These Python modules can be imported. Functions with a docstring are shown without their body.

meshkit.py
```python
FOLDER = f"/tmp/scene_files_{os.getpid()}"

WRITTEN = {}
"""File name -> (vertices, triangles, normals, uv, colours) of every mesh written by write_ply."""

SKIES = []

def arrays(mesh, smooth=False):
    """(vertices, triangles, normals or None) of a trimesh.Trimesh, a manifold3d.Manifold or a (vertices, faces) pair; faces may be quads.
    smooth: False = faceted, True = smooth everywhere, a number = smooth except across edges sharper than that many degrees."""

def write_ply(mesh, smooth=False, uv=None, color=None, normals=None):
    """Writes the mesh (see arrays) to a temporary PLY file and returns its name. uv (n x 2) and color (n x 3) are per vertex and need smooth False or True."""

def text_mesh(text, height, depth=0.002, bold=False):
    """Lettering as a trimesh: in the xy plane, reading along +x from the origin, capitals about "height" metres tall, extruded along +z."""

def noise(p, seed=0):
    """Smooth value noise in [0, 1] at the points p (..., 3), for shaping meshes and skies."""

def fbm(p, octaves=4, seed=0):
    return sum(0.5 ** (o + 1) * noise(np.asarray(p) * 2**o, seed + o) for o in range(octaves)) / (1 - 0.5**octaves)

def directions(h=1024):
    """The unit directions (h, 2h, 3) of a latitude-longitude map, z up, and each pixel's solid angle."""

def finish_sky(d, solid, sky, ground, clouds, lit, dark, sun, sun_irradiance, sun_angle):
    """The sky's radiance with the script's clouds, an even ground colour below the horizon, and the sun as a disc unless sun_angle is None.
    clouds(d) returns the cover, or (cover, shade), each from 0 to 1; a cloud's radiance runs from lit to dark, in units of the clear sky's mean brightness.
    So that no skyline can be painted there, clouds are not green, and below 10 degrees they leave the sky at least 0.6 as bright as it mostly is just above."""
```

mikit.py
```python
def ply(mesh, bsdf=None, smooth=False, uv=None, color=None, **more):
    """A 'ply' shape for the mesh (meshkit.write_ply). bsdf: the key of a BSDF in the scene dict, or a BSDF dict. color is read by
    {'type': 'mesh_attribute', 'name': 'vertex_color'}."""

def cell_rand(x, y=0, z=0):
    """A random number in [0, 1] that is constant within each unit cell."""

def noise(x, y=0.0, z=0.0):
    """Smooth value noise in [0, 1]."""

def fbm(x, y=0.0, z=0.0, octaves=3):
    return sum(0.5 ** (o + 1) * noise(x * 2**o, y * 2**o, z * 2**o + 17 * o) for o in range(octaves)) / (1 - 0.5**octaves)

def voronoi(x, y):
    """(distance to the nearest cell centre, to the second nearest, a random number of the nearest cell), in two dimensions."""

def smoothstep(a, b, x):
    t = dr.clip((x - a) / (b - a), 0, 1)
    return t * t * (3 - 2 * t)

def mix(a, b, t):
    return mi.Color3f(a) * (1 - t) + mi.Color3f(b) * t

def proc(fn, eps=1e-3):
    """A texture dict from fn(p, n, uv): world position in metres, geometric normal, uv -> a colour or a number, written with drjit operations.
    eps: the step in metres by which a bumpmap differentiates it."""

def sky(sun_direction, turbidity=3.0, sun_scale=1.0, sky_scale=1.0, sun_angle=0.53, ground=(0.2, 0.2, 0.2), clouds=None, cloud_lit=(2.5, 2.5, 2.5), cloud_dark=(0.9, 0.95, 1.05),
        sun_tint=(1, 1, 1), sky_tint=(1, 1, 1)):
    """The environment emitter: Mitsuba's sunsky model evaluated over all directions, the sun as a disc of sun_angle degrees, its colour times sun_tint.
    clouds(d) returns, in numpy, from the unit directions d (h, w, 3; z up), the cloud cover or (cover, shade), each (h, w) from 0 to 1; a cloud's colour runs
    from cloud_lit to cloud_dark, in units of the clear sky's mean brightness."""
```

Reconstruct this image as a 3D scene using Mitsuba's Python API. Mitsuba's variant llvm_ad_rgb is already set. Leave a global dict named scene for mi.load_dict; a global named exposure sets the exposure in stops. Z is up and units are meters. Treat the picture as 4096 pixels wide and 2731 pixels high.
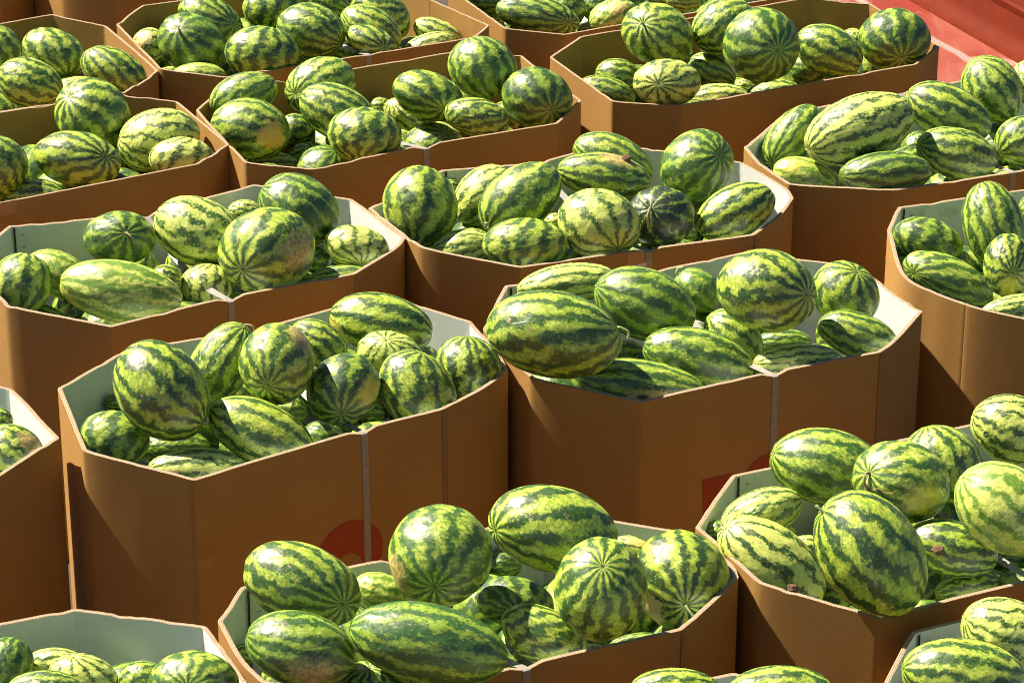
import math, random
import numpy as np, trimesh, drjit as dr, mitsuba as mi
import mikit, meshkit
from mikit import proc, noise, fbm, smoothstep, mix

# ------------------------------------------------------------------ camera, sky, exposure
exposure = 3.05
SUN = (-0.579, 0.279, 0.766)
scene, labels = {'type': 'scene'}, {}
T = mi.ScalarTransform4f
PITCH = math.radians(26.314)
CAM = [0, 0, 5.4]
scene['camera'] = {
    'type': 'perspective', 'fov': 17.825, 'fov_axis': 'x', 'near_clip': 0.1, 'far_clip': 400,
    'to_world': T().look_at(origin=CAM, target=[0, math.cos(PITCH), 5.4 - math.sin(PITCH)], up=[0, 0, 1]),
}
scene['sky'] = mikit.sky(SUN, turbidity=3.0, sky_scale=0.25, ground=(0.22, 0.19, 0.16), sky_tint=(1.0, 0.97, 0.93), sun_tint=(0.965, 1.0, 1.07))

# ------------------------------------------------------------------ materials
def rgb(*c): return {'type': 'rgb', 'value': list(c)}

def two(d): return {'type': 'twosided', 'bsdf': d}

def code(v): return v - dr.floor(v)

def unpack(uv):
    ku, kv = dr.floor(uv.x), dr.floor(uv.y)
    lon = (uv.x - ku - 0.001) / 0.998 * (2 * math.pi)
    lat = (uv.y - kv - 0.001) / 0.998 * math.pi
    return ku, kv, lon, lat

def hashk(k, s): return mikit.cell_rand(k, s, 11)

def rot(x, y, z):   # an off-axis turn, so that the noise lattice does not line up with the fruit
    return (0.74 * x + 0.57 * y - 0.36 * z, -0.61 * x + 0.79 * y - 0.02 * z + 0.31, 0.28 * x + 0.23 * y + 0.93 * z - 0.17)

def rind(p, n, uv):
    ku, kv, lon, lat = unpack(uv)
    typ = kv - 8 * dr.floor(kv / 8)
    rest = dr.floor(kv / 8)
    latq = rest - 8 * dr.floor(rest / 8)
    spot = dr.floor(rest / 8)
    sl = dr.sin(lat)
    x, y, z = rot(sl * dr.cos(lon), sl * dr.sin(lon), dr.cos(lat))
    o = ku * 7.313
    N = 10 + dr.floor(4 * hashk(ku, 1))
    dark_t = dr.select(dr.abs(typ - 1) < .5, 1.0, 0.0)  # darker rind; on most deep filler fruit it stands for shade in the gaps
    pale_t = dr.select(dr.abs(typ - 2) < .5, 1.0, 0.0)
    black_t = dr.select(dr.abs(typ - 3) < .5, 1.0, 0.0)
    soft_t = dr.select(dr.abs(typ - 6) < .5, 1.0, 0.0)
    pale_t = pale_t + .6 * soft_t
    deep_t = dr.select(dr.abs(typ - 5) < .5, 1.0, 0.0)
    plain_t = dr.select(dr.abs(typ - 4) < .5, 1.0, 0.0) + deep_t
    w1 = fbm(x * 2.1 + o, y * 2.1, z * 2.1, 2) - .5
    w2 = fbm(x * 5.5 + o, y * 5.5, z * 5.5 + 9, 2) - .5
    fade = smoothstep(0.05, 0.55, sl)
    c = dr.cos(N * (lon + (0.42 * w1 + 0.36 * w2) * fade))
    r1 = fbm(x * 7 + o, y * 7 + 3, z * 7, 2) - .5
    r2 = fbm(x * 22 + o, y * 22, z * 22 + 5, 2) - .5
    r3 = noise(x * 58 + o, y * 58, z * 58 + 15) - .5
    bias = -.13 + .34 * dark_t - .34 * pale_t + 1.0 * black_t + (.12 + .25 * deep_t) * plain_t + .16 * (hashk(ku, 2) - .5)
    m = c * (1 - .15 * plain_t) + fade * (1.05 * r1 + 1.9 * r2 + 1.1 * r3) + bias
    dk = smoothstep(-.44, .48, m)
    # lacework of mid green through the light ground, denser beside the stripes
    l1 = fbm(x * 17 + o, y * 17, z * 17 + 31, 4)
    l2 = fbm(x * 40 + o, y * 40, z * 40, 2)
    vein = smoothstep(.78, .93, 1 - dr.abs(2 * noise(x * 26 + o, y * 26, z * 26 + 2) - 1))
    g = .8 * l1 + .42 * l2 + .20 * smoothstep(-1.4, .1, m) + .10 * dark_t - .09 * pale_t + .10 * plain_t + .10 * (hashk(ku, 5) - .5)
    mid = dr.clip(smoothstep(.52, .86, g) + .42 * vein, 0, 1)
    t = hashk(ku, 3)
    light = mix(mi.Color3f(.42, .525, .040), mi.Color3f(.575, .65, .15), dr.clip(.35 * t + .75 * pale_t + .5 * (fbm(x * 4 + o, y * 4, z * 4 + 7, 2) - .3), 0, 1))
    midc = mix(mi.Color3f(.118, .242, .014), mi.Color3f(.205, .338, .022), hashk(ku, 4))
    darkc = mix(mi.Color3f(.018, .057, .009), mi.Color3f(.034, .100, .011), t)
    darkc = mix(darkc, mi.Color3f(.008, .022, .010), black_t * .9)
    darkc = mix(darkc, mi.Color3f(.125, .255, .018), soft_t * .85)
    darkc = mix(darkc, mix(mi.Color3f(.085, .20, .028), mi.Color3f(.030, .105, .018), deep_t), plain_t * .85)
    col = mix(light, midc, mid * (.92 - .25 * pale_t))
    fleck = smoothstep(.60, .80, fbm(x * 24 + o, y * 24, z * 24 + 50, 2)) * .5 * (1 - .6 * black_t)
    col = mix(col, mix(darkc, midc, fleck), dk)
    # ground spot, scuffs
    a = (latq + .5) / 8 * math.pi
    cd = dr.clip(dr.sin(a) * sl * dr.cos(lon) + dr.cos(a) * dr.cos(lat), -1, 1)
    ang = dr.acos(cd)
    edge = .16 * (fbm(x * 5 + o, y * 5, z * 5 + 70, 3) - .5) + .10 * r2
    s1 = smoothstep(.54, .24, ang + 1.6 * edge) * dr.select(dr.abs(spot - 1) < .5, .70, 0)
    s2 = smoothstep(.54, .38, ang + 2.2 * edge) * dr.select(dr.abs(spot - 2) < .5, .95, 0)
    s3 = smoothstep(.58, .26, ang + 2.8 * edge) * dr.select(dr.abs(spot - 3) < .5, .85, 0)
    col = mix(col, mi.Color3f(.60, .53, .06), s1)
    col = mix(col, mix(mi.Color3f(.72, .58, .22), mi.Color3f(.70, .47, .09), hashk(ku, 6)), s2)
    tan = mix(mi.Color3f(.50, .40, .13), mi.Color3f(.25, .16, .07), smoothstep(.42, .62, l1) * .75)
    col = mix(col, tan, s3)
    # pole scar and small blemishes
    col = mix(col, mi.Color3f(.06, .05, .03), smoothstep(.055, .03, sl))
    bl = smoothstep(.80, .86, noise(x * 9 + o, y * 9 + 40, z * 9)) * smoothstep(.5, .62, fbm(x * 30, y * 30 + o, z * 30, 2))
    col = mix(col, mi.Color3f(.36, .30, .15), .75 * bl)
    return col

def rind_rough(p, n, uv):
    ku, kv, lon, lat = unpack(uv)
    sl = dr.sin(lat)
    x, y, z = rot(sl * dr.cos(lon), sl * dr.sin(lon), dr.cos(lat))
    return .33 + .20 * fbm(x * 6 + ku * 3.1, y * 6, z * 6, 3) + .05 * hashk(ku, 8)

def rind_bump(p, n, uv):
    ku, kv, lon, lat = unpack(uv)
    sl = dr.sin(lat)
    x, y, z = rot(sl * dr.cos(lon), sl * dr.sin(lon), dr.cos(lat))
    return fbm(x * 4 + ku * 3.7, y * 4, z * 4, 3)

scene['mat_rind'] = {'type': 'bumpmap', 'scale': 0.006, 'tex': proc(rind_bump, 3e-3),
                     'bsdf': {'type': 'principled', 'base_color': proc(rind), 'roughness': proc(rind_rough), 'specular': 0.85, 'clearcoat': 0.6, 'clearcoat_gloss': 0.78}}

def board(p, uv, inner):
    """uv.y: below 5 the outer face (metres), 10 to 15 the inner face, 20 to 21 across the cut edge."""
    s, v = uv.x, uv.y
    fib = fbm(p.x * 260, p.y * 260, p.z * 260, 2)
    soft = fbm(p.x * 5, p.y * 5, p.z * 3.2 + 4, 3)
    flute = .5 + .5 * dr.sin(s * (2 * math.pi / .0085))
    kraft = mix(KRAFT_A, KRAFT_B, dr.clip(.25 + .5 * (soft - .3) + .75 * (fib - .5) + .06 * flute, 0, 1))
    scuff = smoothstep(.70, .82, fbm(p.x * 9, p.y * 9, p.z * 16, 3)) * .10
    kraft = mix(kraft, mi.Color3f(.46, .33, .19), scuff)
    if inner == 'white':
        inn = mix(mi.Color3f(.59, .63, .66), mi.Color3f(.69, .725, .745), .6 * soft + .4 * fib) * (.94 + .06 * flute)
        inn = mix(inn, mi.Color3f(.42, .40, .30), .5 * smoothstep(.70, .84, fbm(p.x * 14, p.y * 14, p.z * 14 + 8, 3)))
    else:
        inn = mix(KRAFT_A * 1.05, KRAFT_B * 1.18, dr.clip(.35 + .5 * (soft - .3) + .3 * (fib - .5), 0, 1)) * (.95 + .05 * flute)
    t = v - 20
    f1 = smoothstep(.10, .18, t) * smoothstep(.48, .40, t)
    f2 = smoothstep(.56, .64, t) * smoothstep(.92, .84, t)
    gap = f1 * (.45 + .55 * smoothstep(.2, .7, .5 + .5 * dr.sin(s * (2 * math.pi / .009)))) + f2 * (.45 + .55 * smoothstep(.2, .7, .5 + .5 * dr.sin(s * (2 * math.pi / .007) + 1.1)))
    edge = mix(mi.Color3f(.52, .40, .27), mi.Color3f(.10, .055, .025), .85 * gap) * (.8 + .4 * fib)
    return dr.select(v < 5, kraft, dr.select(v < 16, inn, edge))

KRAFT_A, KRAFT_B = mi.Color3f(.275, .155, .043), mi.Color3f(.375, .222, .078)
def board_white(p, n, uv): return board(p, uv, 'white')
def board_kraft(p, n, uv): return board(p, uv, 'kraft')
for k, fn in (('white', board_white), ('kraft', board_kraft)):
    scene['mat_board_' + k] = two({'type': 'principled', 'base_color': proc(fn), 'roughness': 0.72, 'specular': 0.25})
scene['mat_dark_gap'] = two({'type': 'principled', 'base_color': rgb(.045, .028, .016), 'roughness': 0.9})
scene['mat_cut_board'] = two({'type': 'principled', 'base_color': rgb(.24, .145, .062), 'roughness': 0.8})
scene['mat_staple'] = two({'type': 'principled', 'base_color': rgb(.30, .24, .18), 'roughness': 0.4, 'metallic': .6})
scene['mat_strap'] = two({'type': 'principled', 'base_color': proc(lambda p, n, uv: mix(mi.Color3f(.20, .195, .185), mi.Color3f(.28, .27, .26), fbm(p.x * 60, p.y * 60, p.z * 60, 2))), 'roughness': 0.42, 'specular': 0.5})
scene['mat_red_print'] = two({'type': 'principled', 'base_color': proc(lambda p, n, uv: mix(mi.Color3f(.27, .045, .014), mi.Color3f(.32, .065, .022), fbm(p.x * 200, p.y * 200, p.z * 200, 2))), 'roughness': 0.65, 'specular': 0.3})
scene['mat_tape'] = two({'type': 'principled', 'base_color': rgb(.36, .20, .10), 'roughness': 0.3})
scene['mat_sticker'] = two({'type': 'principled', 'base_color': rgb(.62, .50, .50), 'roughness': 0.5})
scene['mat_stem_green'] = two({'type': 'principled', 'base_color': proc(lambda p, n, uv: mix(mi.Color3f(.30, .38, .12), mi.Color3f(.44, .48, .22), fbm(p.x * 150, p.y * 150, p.z * 150, 2))), 'roughness': 0.55})
scene['mat_stem_dry'] = two({'type': 'principled', 'base_color': proc(lambda p, n, uv: mix(mi.Color3f(.20, .15, .07), mi.Color3f(.42, .36, .20), fbm(p.x * 190, p.y * 190, p.z * 190, 2))), 'roughness': 0.8})
scene['mat_soil'] = two({'type': 'principled', 'base_color': proc(lambda p, n, uv: mix(mi.Color3f(.07, .042, .022), mi.Color3f(.19, .12, .07), fbm(p.x * 240, p.y * 240, p.z * 240, 3))), 'roughness': 0.95})

def red_steel(p, n, uv):
    a, b = uv.x, uv.y     # metres along and across the plate
    big = fbm(a * 3, b * 3, 1.0, 4)
    w = fbm(a * 2.2, b * 2.2, 5.0, 2) - .5
    base = mix(mi.Color3f(.22, .034, .020), mi.Color3f(.28, .072, .048), smoothstep(.35, .65, big))
    s1 = smoothstep(.60, .74, fbm(a * 3.0 + b * 2 + w, (b - .5 * a) * 22, 2.0, 3))
    s2 = smoothstep(.66, .76, fbm((a + .8 * b) * 26, (b - .9 * a) * 3, 8.0, 3))
    rub = smoothstep(.52, .68, fbm(a * 5, b * 5, 20.0, 4))
    col = mix(base, mi.Color3f(.42, .27, .21), dr.clip(.30 * s1 + .55 * s2 * rub + .75 * rub * smoothstep(.4, .6, fbm(a * 30, b * 30, 4.0, 3)), 0, 1) * (.3 + .7 * rub))
    line = smoothstep(.030, .012, dr.abs(b - .30 + .06 * (a - 3) - .05 * (fbm(a * 4, 1.0, 3.0, 3) - .5)))
    return mix(col, mi.Color3f(.32, .28, .25), .75 * line)
scene['mat_red_steel'] = two({'type': 'principled', 'base_color': proc(red_steel), 'roughness': 0.5, 'specular': 0.4})
scene['mat_red_rail'] = two({'type': 'principled', 'base_color': proc(lambda p, n, uv: mix(mi.Color3f(.15, .018, .0032), mi.Color3f(.105, .012, .0026), fbm(p.x * 12, p.y * 12, p.z * 12, 3))), 'roughness': 0.75, 'specular': 0.15})  # dust-free red paint, darkened further to carry the shade of the bent-up side
scene['mat_steel_dark'] = two({'type': 'principled', 'base_color': rgb(.12, .03, .02), 'roughness': 0.7})

def concrete(p, n, uv):
    a = fbm(p.x * 1.7, p.y * 1.7, 0.0, 4)
    b = fbm(p.x * 40, p.y * 40, 3.0, 3)
    return mix(mi.Color3f(.042, .034, .026), mi.Color3f(.075, .062, .048), .6 * a + .4 * b)
scene['mat_ground'] = two({'type': 'principled', 'base_color': proc(concrete), 'roughness': 0.9})

# ------------------------------------------------------------------ helpers
def numbered(name):
    taken = lambda k: k in scene or k in labels or any(q.startswith(k + '__') for q in scene)
    if not taken(name): return name
    i = 1
    while taken(f'{name}_{i:03d}'): i += 1
    return f'{name}_{i:03d}'

def put(key, mesh, mat, smooth=False, uv=None, normals=None):
    path = meshkit.write_ply(mesh, smooth, uv, None, normals)
    scene[key] = {'type': 'ply', 'filename': path, 'face_normals': meshkit.WRITTEN[path][2] is None, 'bsdf': {'type': 'ref', 'id': mat}}
    return key

def tag(key, label=None, cat=None, group=None, kind=None):
    d = labels.setdefault(key, {})
    for k, v in (('label', label), ('category', cat), ('group', group), ('kind', kind)):
        if v: d[k] = v
    return key

def grid_mesh(P, flip=False):
    """quads over an (n, m, 3) array of points"""
    n, m = P.shape[:2]
    i, j = np.meshgrid(np.arange(n - 1), np.arange(m - 1), indexing='ij')
    a = (i * m + j).ravel()
    q = np.stack([a, a + m, a + m + 1, a + 1], 1)
    return P.reshape(-1, 3), (q[:, ::-1] if flip else q)

def tube(points, radii, sides=8):
    p = np.asarray(points, float)
    t = np.gradient(p, axis=0); t /= np.linalg.norm(t, axis=1, keepdims=True) + 1e-12
    ref = np.array([0.3, 0.2, 0.93])
    a = np.cross(t, ref); a /= np.linalg.norm(a, axis=1, keepdims=True) + 1e-12
    b = np.cross(t, a)
    g = np.arange(sides) * 2 * np.pi / sides
    r = np.broadcast_to(radii, (len(p),))[:, None, None]
    v = p[:, None] + r * (np.cos(g)[None, :, None] * a[:, None] + np.sin(g)[None, :, None] * b[:, None])
    n = len(p)
    f = []
    for i in range(n - 1):
        for j in range(sides):
            k = (j + 1) % sides
            f += [[i * sides + j, (i + 1) * sides + j, (i + 1) * sides + k], [i * sides + j, (i + 1) * sides + k, i * sides + k]]
    v = np.vstack([v.reshape(-1, 3), p[:1], p[-1:]])
    for j in range(sides):
        k = (j + 1) % sides
        f += [[n * sides, j, k], [n * sides + 1, (n - 1) * sides + k, (n - 1) * sides + j]]
    return v, np.array(f)

def spline(pts, n=16):
    """Catmull-Rom through the points"""
    p = np.asarray(pts, float)
    q = np.vstack([2 * p[0] - p[1], p, 2 * p[-1] - p[-2]])
    out = []
    for i in range(1, len(q) - 2):
        u = np.linspace(0, 1, n, endpoint=False)[:, None]
        a, b, c, d = q[i - 1], q[i], q[i + 1], q[i + 2]
        out.append(.5 * (2 * b + (c - a) * u + (2 * a - 5 * b + 4 * c - d) * u ** 2 + (3 * b - a - 3 * c + d) * u ** 3))
    return np.vstack(out + [p[-1:]])


# ------------------------------------------------------------------ where things stand (metres)
BED_A, BED_B, BED_IN = [1.936, 14.157], [2.262, 13.497], [1.95, 13.34]
BINS = [
 {'inner': 'white', 'label': 'large white-lined octagonal bin left of centre with a red disc on its front', 'seed': 2, 'pts': [('V1', -1.374, 8.7817), ('', -1.3325, 8.6454), ('V2', -1.2508, 8.3854), ('V3', -0.912, 8.2037), ('', -0.4377, 8.5153), ('V4', -0.2076, 8.6406), ('', -0.0777, 8.7916), ('V5', -0.0103, 8.9064), ('', -0.0403, 9.0235), ('V6', -0.1253, 9.2387), ('V7', -0.416, 9.4433), ('B', -0.8066, 9.1833), ('V8', -1.1926, 9.0442)], 'strap': [[-0.442, 8.5115], [-0.8066, 9.1833]], 'twist': 0.5, 'marks': [('print', [[[0.6197, 0.4982], [0.6183, 0.5162], [0.614, 0.5338], [0.6071, 0.5505], [0.5977, 0.5658], [0.586, 0.5796], [0.5723, 0.5913], [0.5569, 0.6007], [0.5402, 0.6076], [0.5227, 0.6118], [0.5047, 0.6132], [0.4867, 0.6118], [0.4691, 0.6076], [0.4525, 0.6007], [0.4371, 0.5913], [0.4233, 0.5796], [0.4116, 0.5658], [0.4022, 0.5505], [0.3953, 0.5338], [0.3911, 0.5162], [0.3897, 0.4982], [0.3911, 0.4803], [0.3953, 0.4627], [0.4022, 0.446], [0.4116, 0.4306], [0.4233, 0.4169], [0.4371, 0.4052], [0.4525, 0.3958], [0.4691, 0.3889], [0.4867, 0.3847], [0.5047, 0.3832], [0.5227, 0.3847], [0.5402, 0.3889], [0.5569, 0.3958], [0.5723, 0.4052], [0.586, 0.4169], [0.5977, 0.4306], [0.6071, 0.446], [0.614, 0.4627], [0.6183, 0.4803]], [[0.5487, 0.4499], [0.5468, 0.4639], [0.5414, 0.4769], [0.5328, 0.4881], [0.5217, 0.4967], [0.5086, 0.5021], [0.4947, 0.5039], [0.4807, 0.5021], [0.4677, 0.4967], [0.4565, 0.4881], [0.4479, 0.4769], [0.4425, 0.4639], [0.4407, 0.4499], [0.4425, 0.436], [0.4479, 0.4229], [0.4565, 0.4118], [0.4677, 0.4032], [0.4807, 0.3978], [0.4947, 0.3959], [0.5086, 0.3978], [0.5217, 0.4032], [0.5328, 0.4118], [0.5414, 0.4229], [0.5468, 0.436]]], 'mat_red_print')]},
 {'inner': 'white', 'label': 'white-lined bin against the left frame edge, grey strap across its middle', 'seed': 3, 'pts': [('V1', -1.7888, 9.6715), ('V2', -1.61, 9.3575), ('V3', -1.2569, 9.2014), ('', -0.8992, 9.4179), ('V4', -0.5091, 9.5914), ('', -0.3839, 9.7819), ('V5', -0.3533, 9.8765), ('V6', -0.5469, 10.197), ('V7', -0.8893, 10.3175), ('B', -1.234, 10.0764), ('V8', -1.6849, 9.975)], 'strap': [[-0.8991, 9.4157], [-1.234, 10.0764]], 'twist': 0.55},
 {'inner': 'white', 'label': 'white-lined bin at the centre of the picture with a sticker by its strap', 'seed': 4, 'pts': [('V1', -0.4878, 10.1159), ('V2', -0.3058, 9.7996), ('V3', 0.0268, 9.6393), ('', 0.4502, 9.7878), ('V4', 0.8064, 9.8944), ('', 0.8964, 10.042), ('V5', 0.9615, 10.2033), ('', 0.9355, 10.2983), ('V6', 0.8034, 10.5151), ('V7', 0.3426, 10.687), ('B', 0.0897, 10.5059), ('V8', -0.2447, 10.4468)], 'strap': [[0.4448, 9.7737], [0.0897, 10.5059]], 'twist': 0.5, 'marks': [('sticker', [[[0.3782, 0.8478], [0.4381, 0.857], [0.4411, 0.8376], [0.3826, 0.8325]]], 'mat_sticker'), ('tape', [[[0.3721, 0.8962], [0.4304, 0.9002], [0.4333, 0.8577], [0.3755, 0.8482]]], 'mat_tape')]},
 {'inner': 'white', 'label': 'white-lined octagonal bin right of centre with a red mark low on its front', 'seed': 5, 'pts': [('V1', -0.0921, 9.1854), ('V2', 0.0554, 8.8512), ('V3', 0.389, 8.6889), ('', 0.803, 8.8882), ('V4', 1.1367, 9.0235), ('', 1.1983, 9.1065), ('V5', 1.3014, 9.314), ('V6', 1.1207, 9.6577), ('V7', 0.7633, 9.7632), ('B', 0.4485, 9.6119), ('V8', -0.0228, 9.5068)], 'strap': [[0.803, 8.8882], [0.4485, 9.6119]], 'twist': 0.4, 'marks': [('print', [[[0.4427, 0.386], [0.2238, 0.386], [0.2138, 0.586], [0.3178, 0.584], [0.3178, 0.556], [0.347, 0.5419], [0.3515, 0.5552], [0.3581, 0.5687], [0.3665, 0.5812], [0.3764, 0.5925], [0.3877, 0.6024], [0.4002, 0.6108], [0.4137, 0.6174], [0.428, 0.6222], [0.4427, 0.6252], [0.4577, 0.6262], [0.4727, 0.6252], [0.4875, 0.6222], [0.5017, 0.6174], [0.5152, 0.6108], [0.5277, 0.6024], [0.5391, 0.5925], [0.549, 0.5812], [0.5573, 0.5687], [0.564, 0.5552], [0.5688, 0.5409], [0.5718, 0.5262], [0.5727, 0.5112], [0.5718, 0.4961], [0.5688, 0.4814], [0.564, 0.4672], [0.5573, 0.4537], [0.549, 0.4412], [0.5391, 0.4298], [0.5277, 0.4199], [0.5152, 0.4116], [0.5017, 0.4049], [0.4875, 0.4001], [0.4727, 0.3971], [0.4577, 0.3962], [0.4427, 0.3971]]], 'mat_red_print'), ('tape', [[[0.4496, 0.7228], [0.4716, 0.7228], [0.4716, 0.6828], [0.4496, 0.6828]]], 'mat_tape')]},
 {'inner': 'white', 'label': 'white-lined bin at bottom centre, nearest complete one, strap at its front', 'seed': 6, 'pts': [('V1', -0.7812, 7.4294), ('', -0.712, 7.2435), ('V2', -0.6481, 7.1317), ('V3', -0.3271, 7.0205), ('', 0.0375, 7.2086), ('V4', 0.4469, 7.3819), ('', 0.5549, 7.5562), ('V5', 0.616, 7.6585), ('', 0.5903, 7.7518), ('V6', 0.4546, 7.9154), ('V7', 0.0907, 8.032), ('B', -0.3297, 7.7684), ('V8', -0.7313, 7.6071)], 'strap': [[0.0375, 7.2086], [-0.3297, 7.7684]], 'twist': 0.5},
 {'inner': 'kraft', 'label': 'brown-lined bin with a strap over its middle, upper left of centre', 'seed': 7, 'pts': [('V1', -1.1477, 10.992), ('V2', -0.937, 10.5125), ('V3', -0.694, 10.4468), ('', -0.3042, 10.6662), ('V4', 0.1644, 10.8653), ('V5', 0.2541, 11.0851), ('V6', 0.0379, 11.5321), ('V7', -0.199, 11.5862), ('B', -0.8345, 11.2974), ('V8', -1.0797, 11.1867)], 'strap': [[-0.3042, 10.6662], [-0.8345, 11.2974]], 'twist': 0.6, 'seams': 0},
 {'inner': 'kraft', 'label': 'brown-lined bin beside the red steel plate with a tall bare back wall', 'seed': 8, 'pts': [('V1', 0.1417, 11.5167), ('V2', 0.3627, 11.0779), ('V3', 0.616, 11.0319), ('V4', 1.5149, 11.4403), ('V5', 1.6278, 11.6407), ('V6', 1.4089, 12.0931), ('V7', 1.1569, 12.1602), ('V8', 0.2608, 11.7353)], 'seams': 0},
 {'inner': 'white', 'label': 'bin at upper right below the red steel, strap near the right edge', 'seed': 9, 'pts': [('V1', 0.818, 10.6459), ('', 0.8579, 10.5125), ('V2', 0.9513, 10.3175), ('V3', 1.3108, 10.2665), ('V4', 2.0581, 10.5325), ('V5', 2.2263, 10.82), ('V6', 2.0645, 11.1471), ('V7', 1.7017, 11.2977), ('V8', 0.9879, 10.9636)], 'strap': [[1.7268, 10.4927], [1.414, 11.1631]], 'twist': 0.5},
 {'inner': 'white', 'label': 'white-lined bin at the right edge, mid height, long sunlit left corner', 'seed': 10, 'pts': [('V1', 1.2526, 9.9388), ('', 1.2665, 9.5914), ('', 1.3493, 9.4511), ('V2', 1.4425, 9.3575), ('V3', 1.7891, 9.1671), ('V4', 2.4898, 9.632), ('V5', 2.658, 9.9196), ('V6', 2.4962, 10.2467), ('V7', 2.1333, 10.3973), ('V8', 1.3104, 10.1283)]},
 {'inner': 'white', 'label': 'white-lined bin at lower right with a grey strap at the frame edge', 'seed': 11, 'pts': [('V1', 0.5098, 7.9322), ('V2', 0.6638, 7.6308), ('V3', 0.9768, 7.4408), ('V4', 1.7367, 7.7937), ('V5', 1.9049, 8.0813), ('V6', 1.743, 8.4084), ('V7', 1.3802, 8.559), ('V8', 0.6318, 8.2348)], 'strap': [[1.3965, 7.7104], [1.0775, 8.4278]], 'twist': 0.7},
 {'inner': 'white', 'label': 'white-lined bin in the bottom left corner, tall pale back wall', 'seed': 12, 'pts': [('V1', -2.0543, 6.9099), ('V2', -1.8965, 6.5696), ('V3', -1.5569, 6.4045), ('V4', -0.812, 6.7587), ('V5', -0.6438, 7.0463), ('V6', -0.8085, 7.403), ('V7', -1.1656, 7.4943), ('V8', -1.9049, 7.2144)]},
 {'inner': 'white', 'label': 'bin at the left edge showing only a sunlit white curved wall', 'seed': 13, 'pts': [('V1', -2.7489, 8.32), ('V2', -2.591, 7.9798), ('V3', -2.2515, 7.8147), ('V4', -1.5066, 8.1688), ('V5', -1.327, 8.4611), ('V6', -1.5117, 8.7788), ('V7', -1.8631, 8.9341), ('V8', -2.5995, 8.6245)]},
 {'inner': 'white', 'label': 'white-lined bin in the bottom right corner with a seam at left', 'seed': 14, 'pts': [('V1', 0.9547, 7.1281), ('V2', 1.0878, 6.7599), ('V3', 1.4274, 6.5948), ('V4', 2.1722, 6.9489), ('V5', 2.3405, 7.2365), ('V6', 2.1786, 7.5636), ('V7', 1.8158, 7.7142), ('V8', 1.0546, 7.3766)]},
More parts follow.
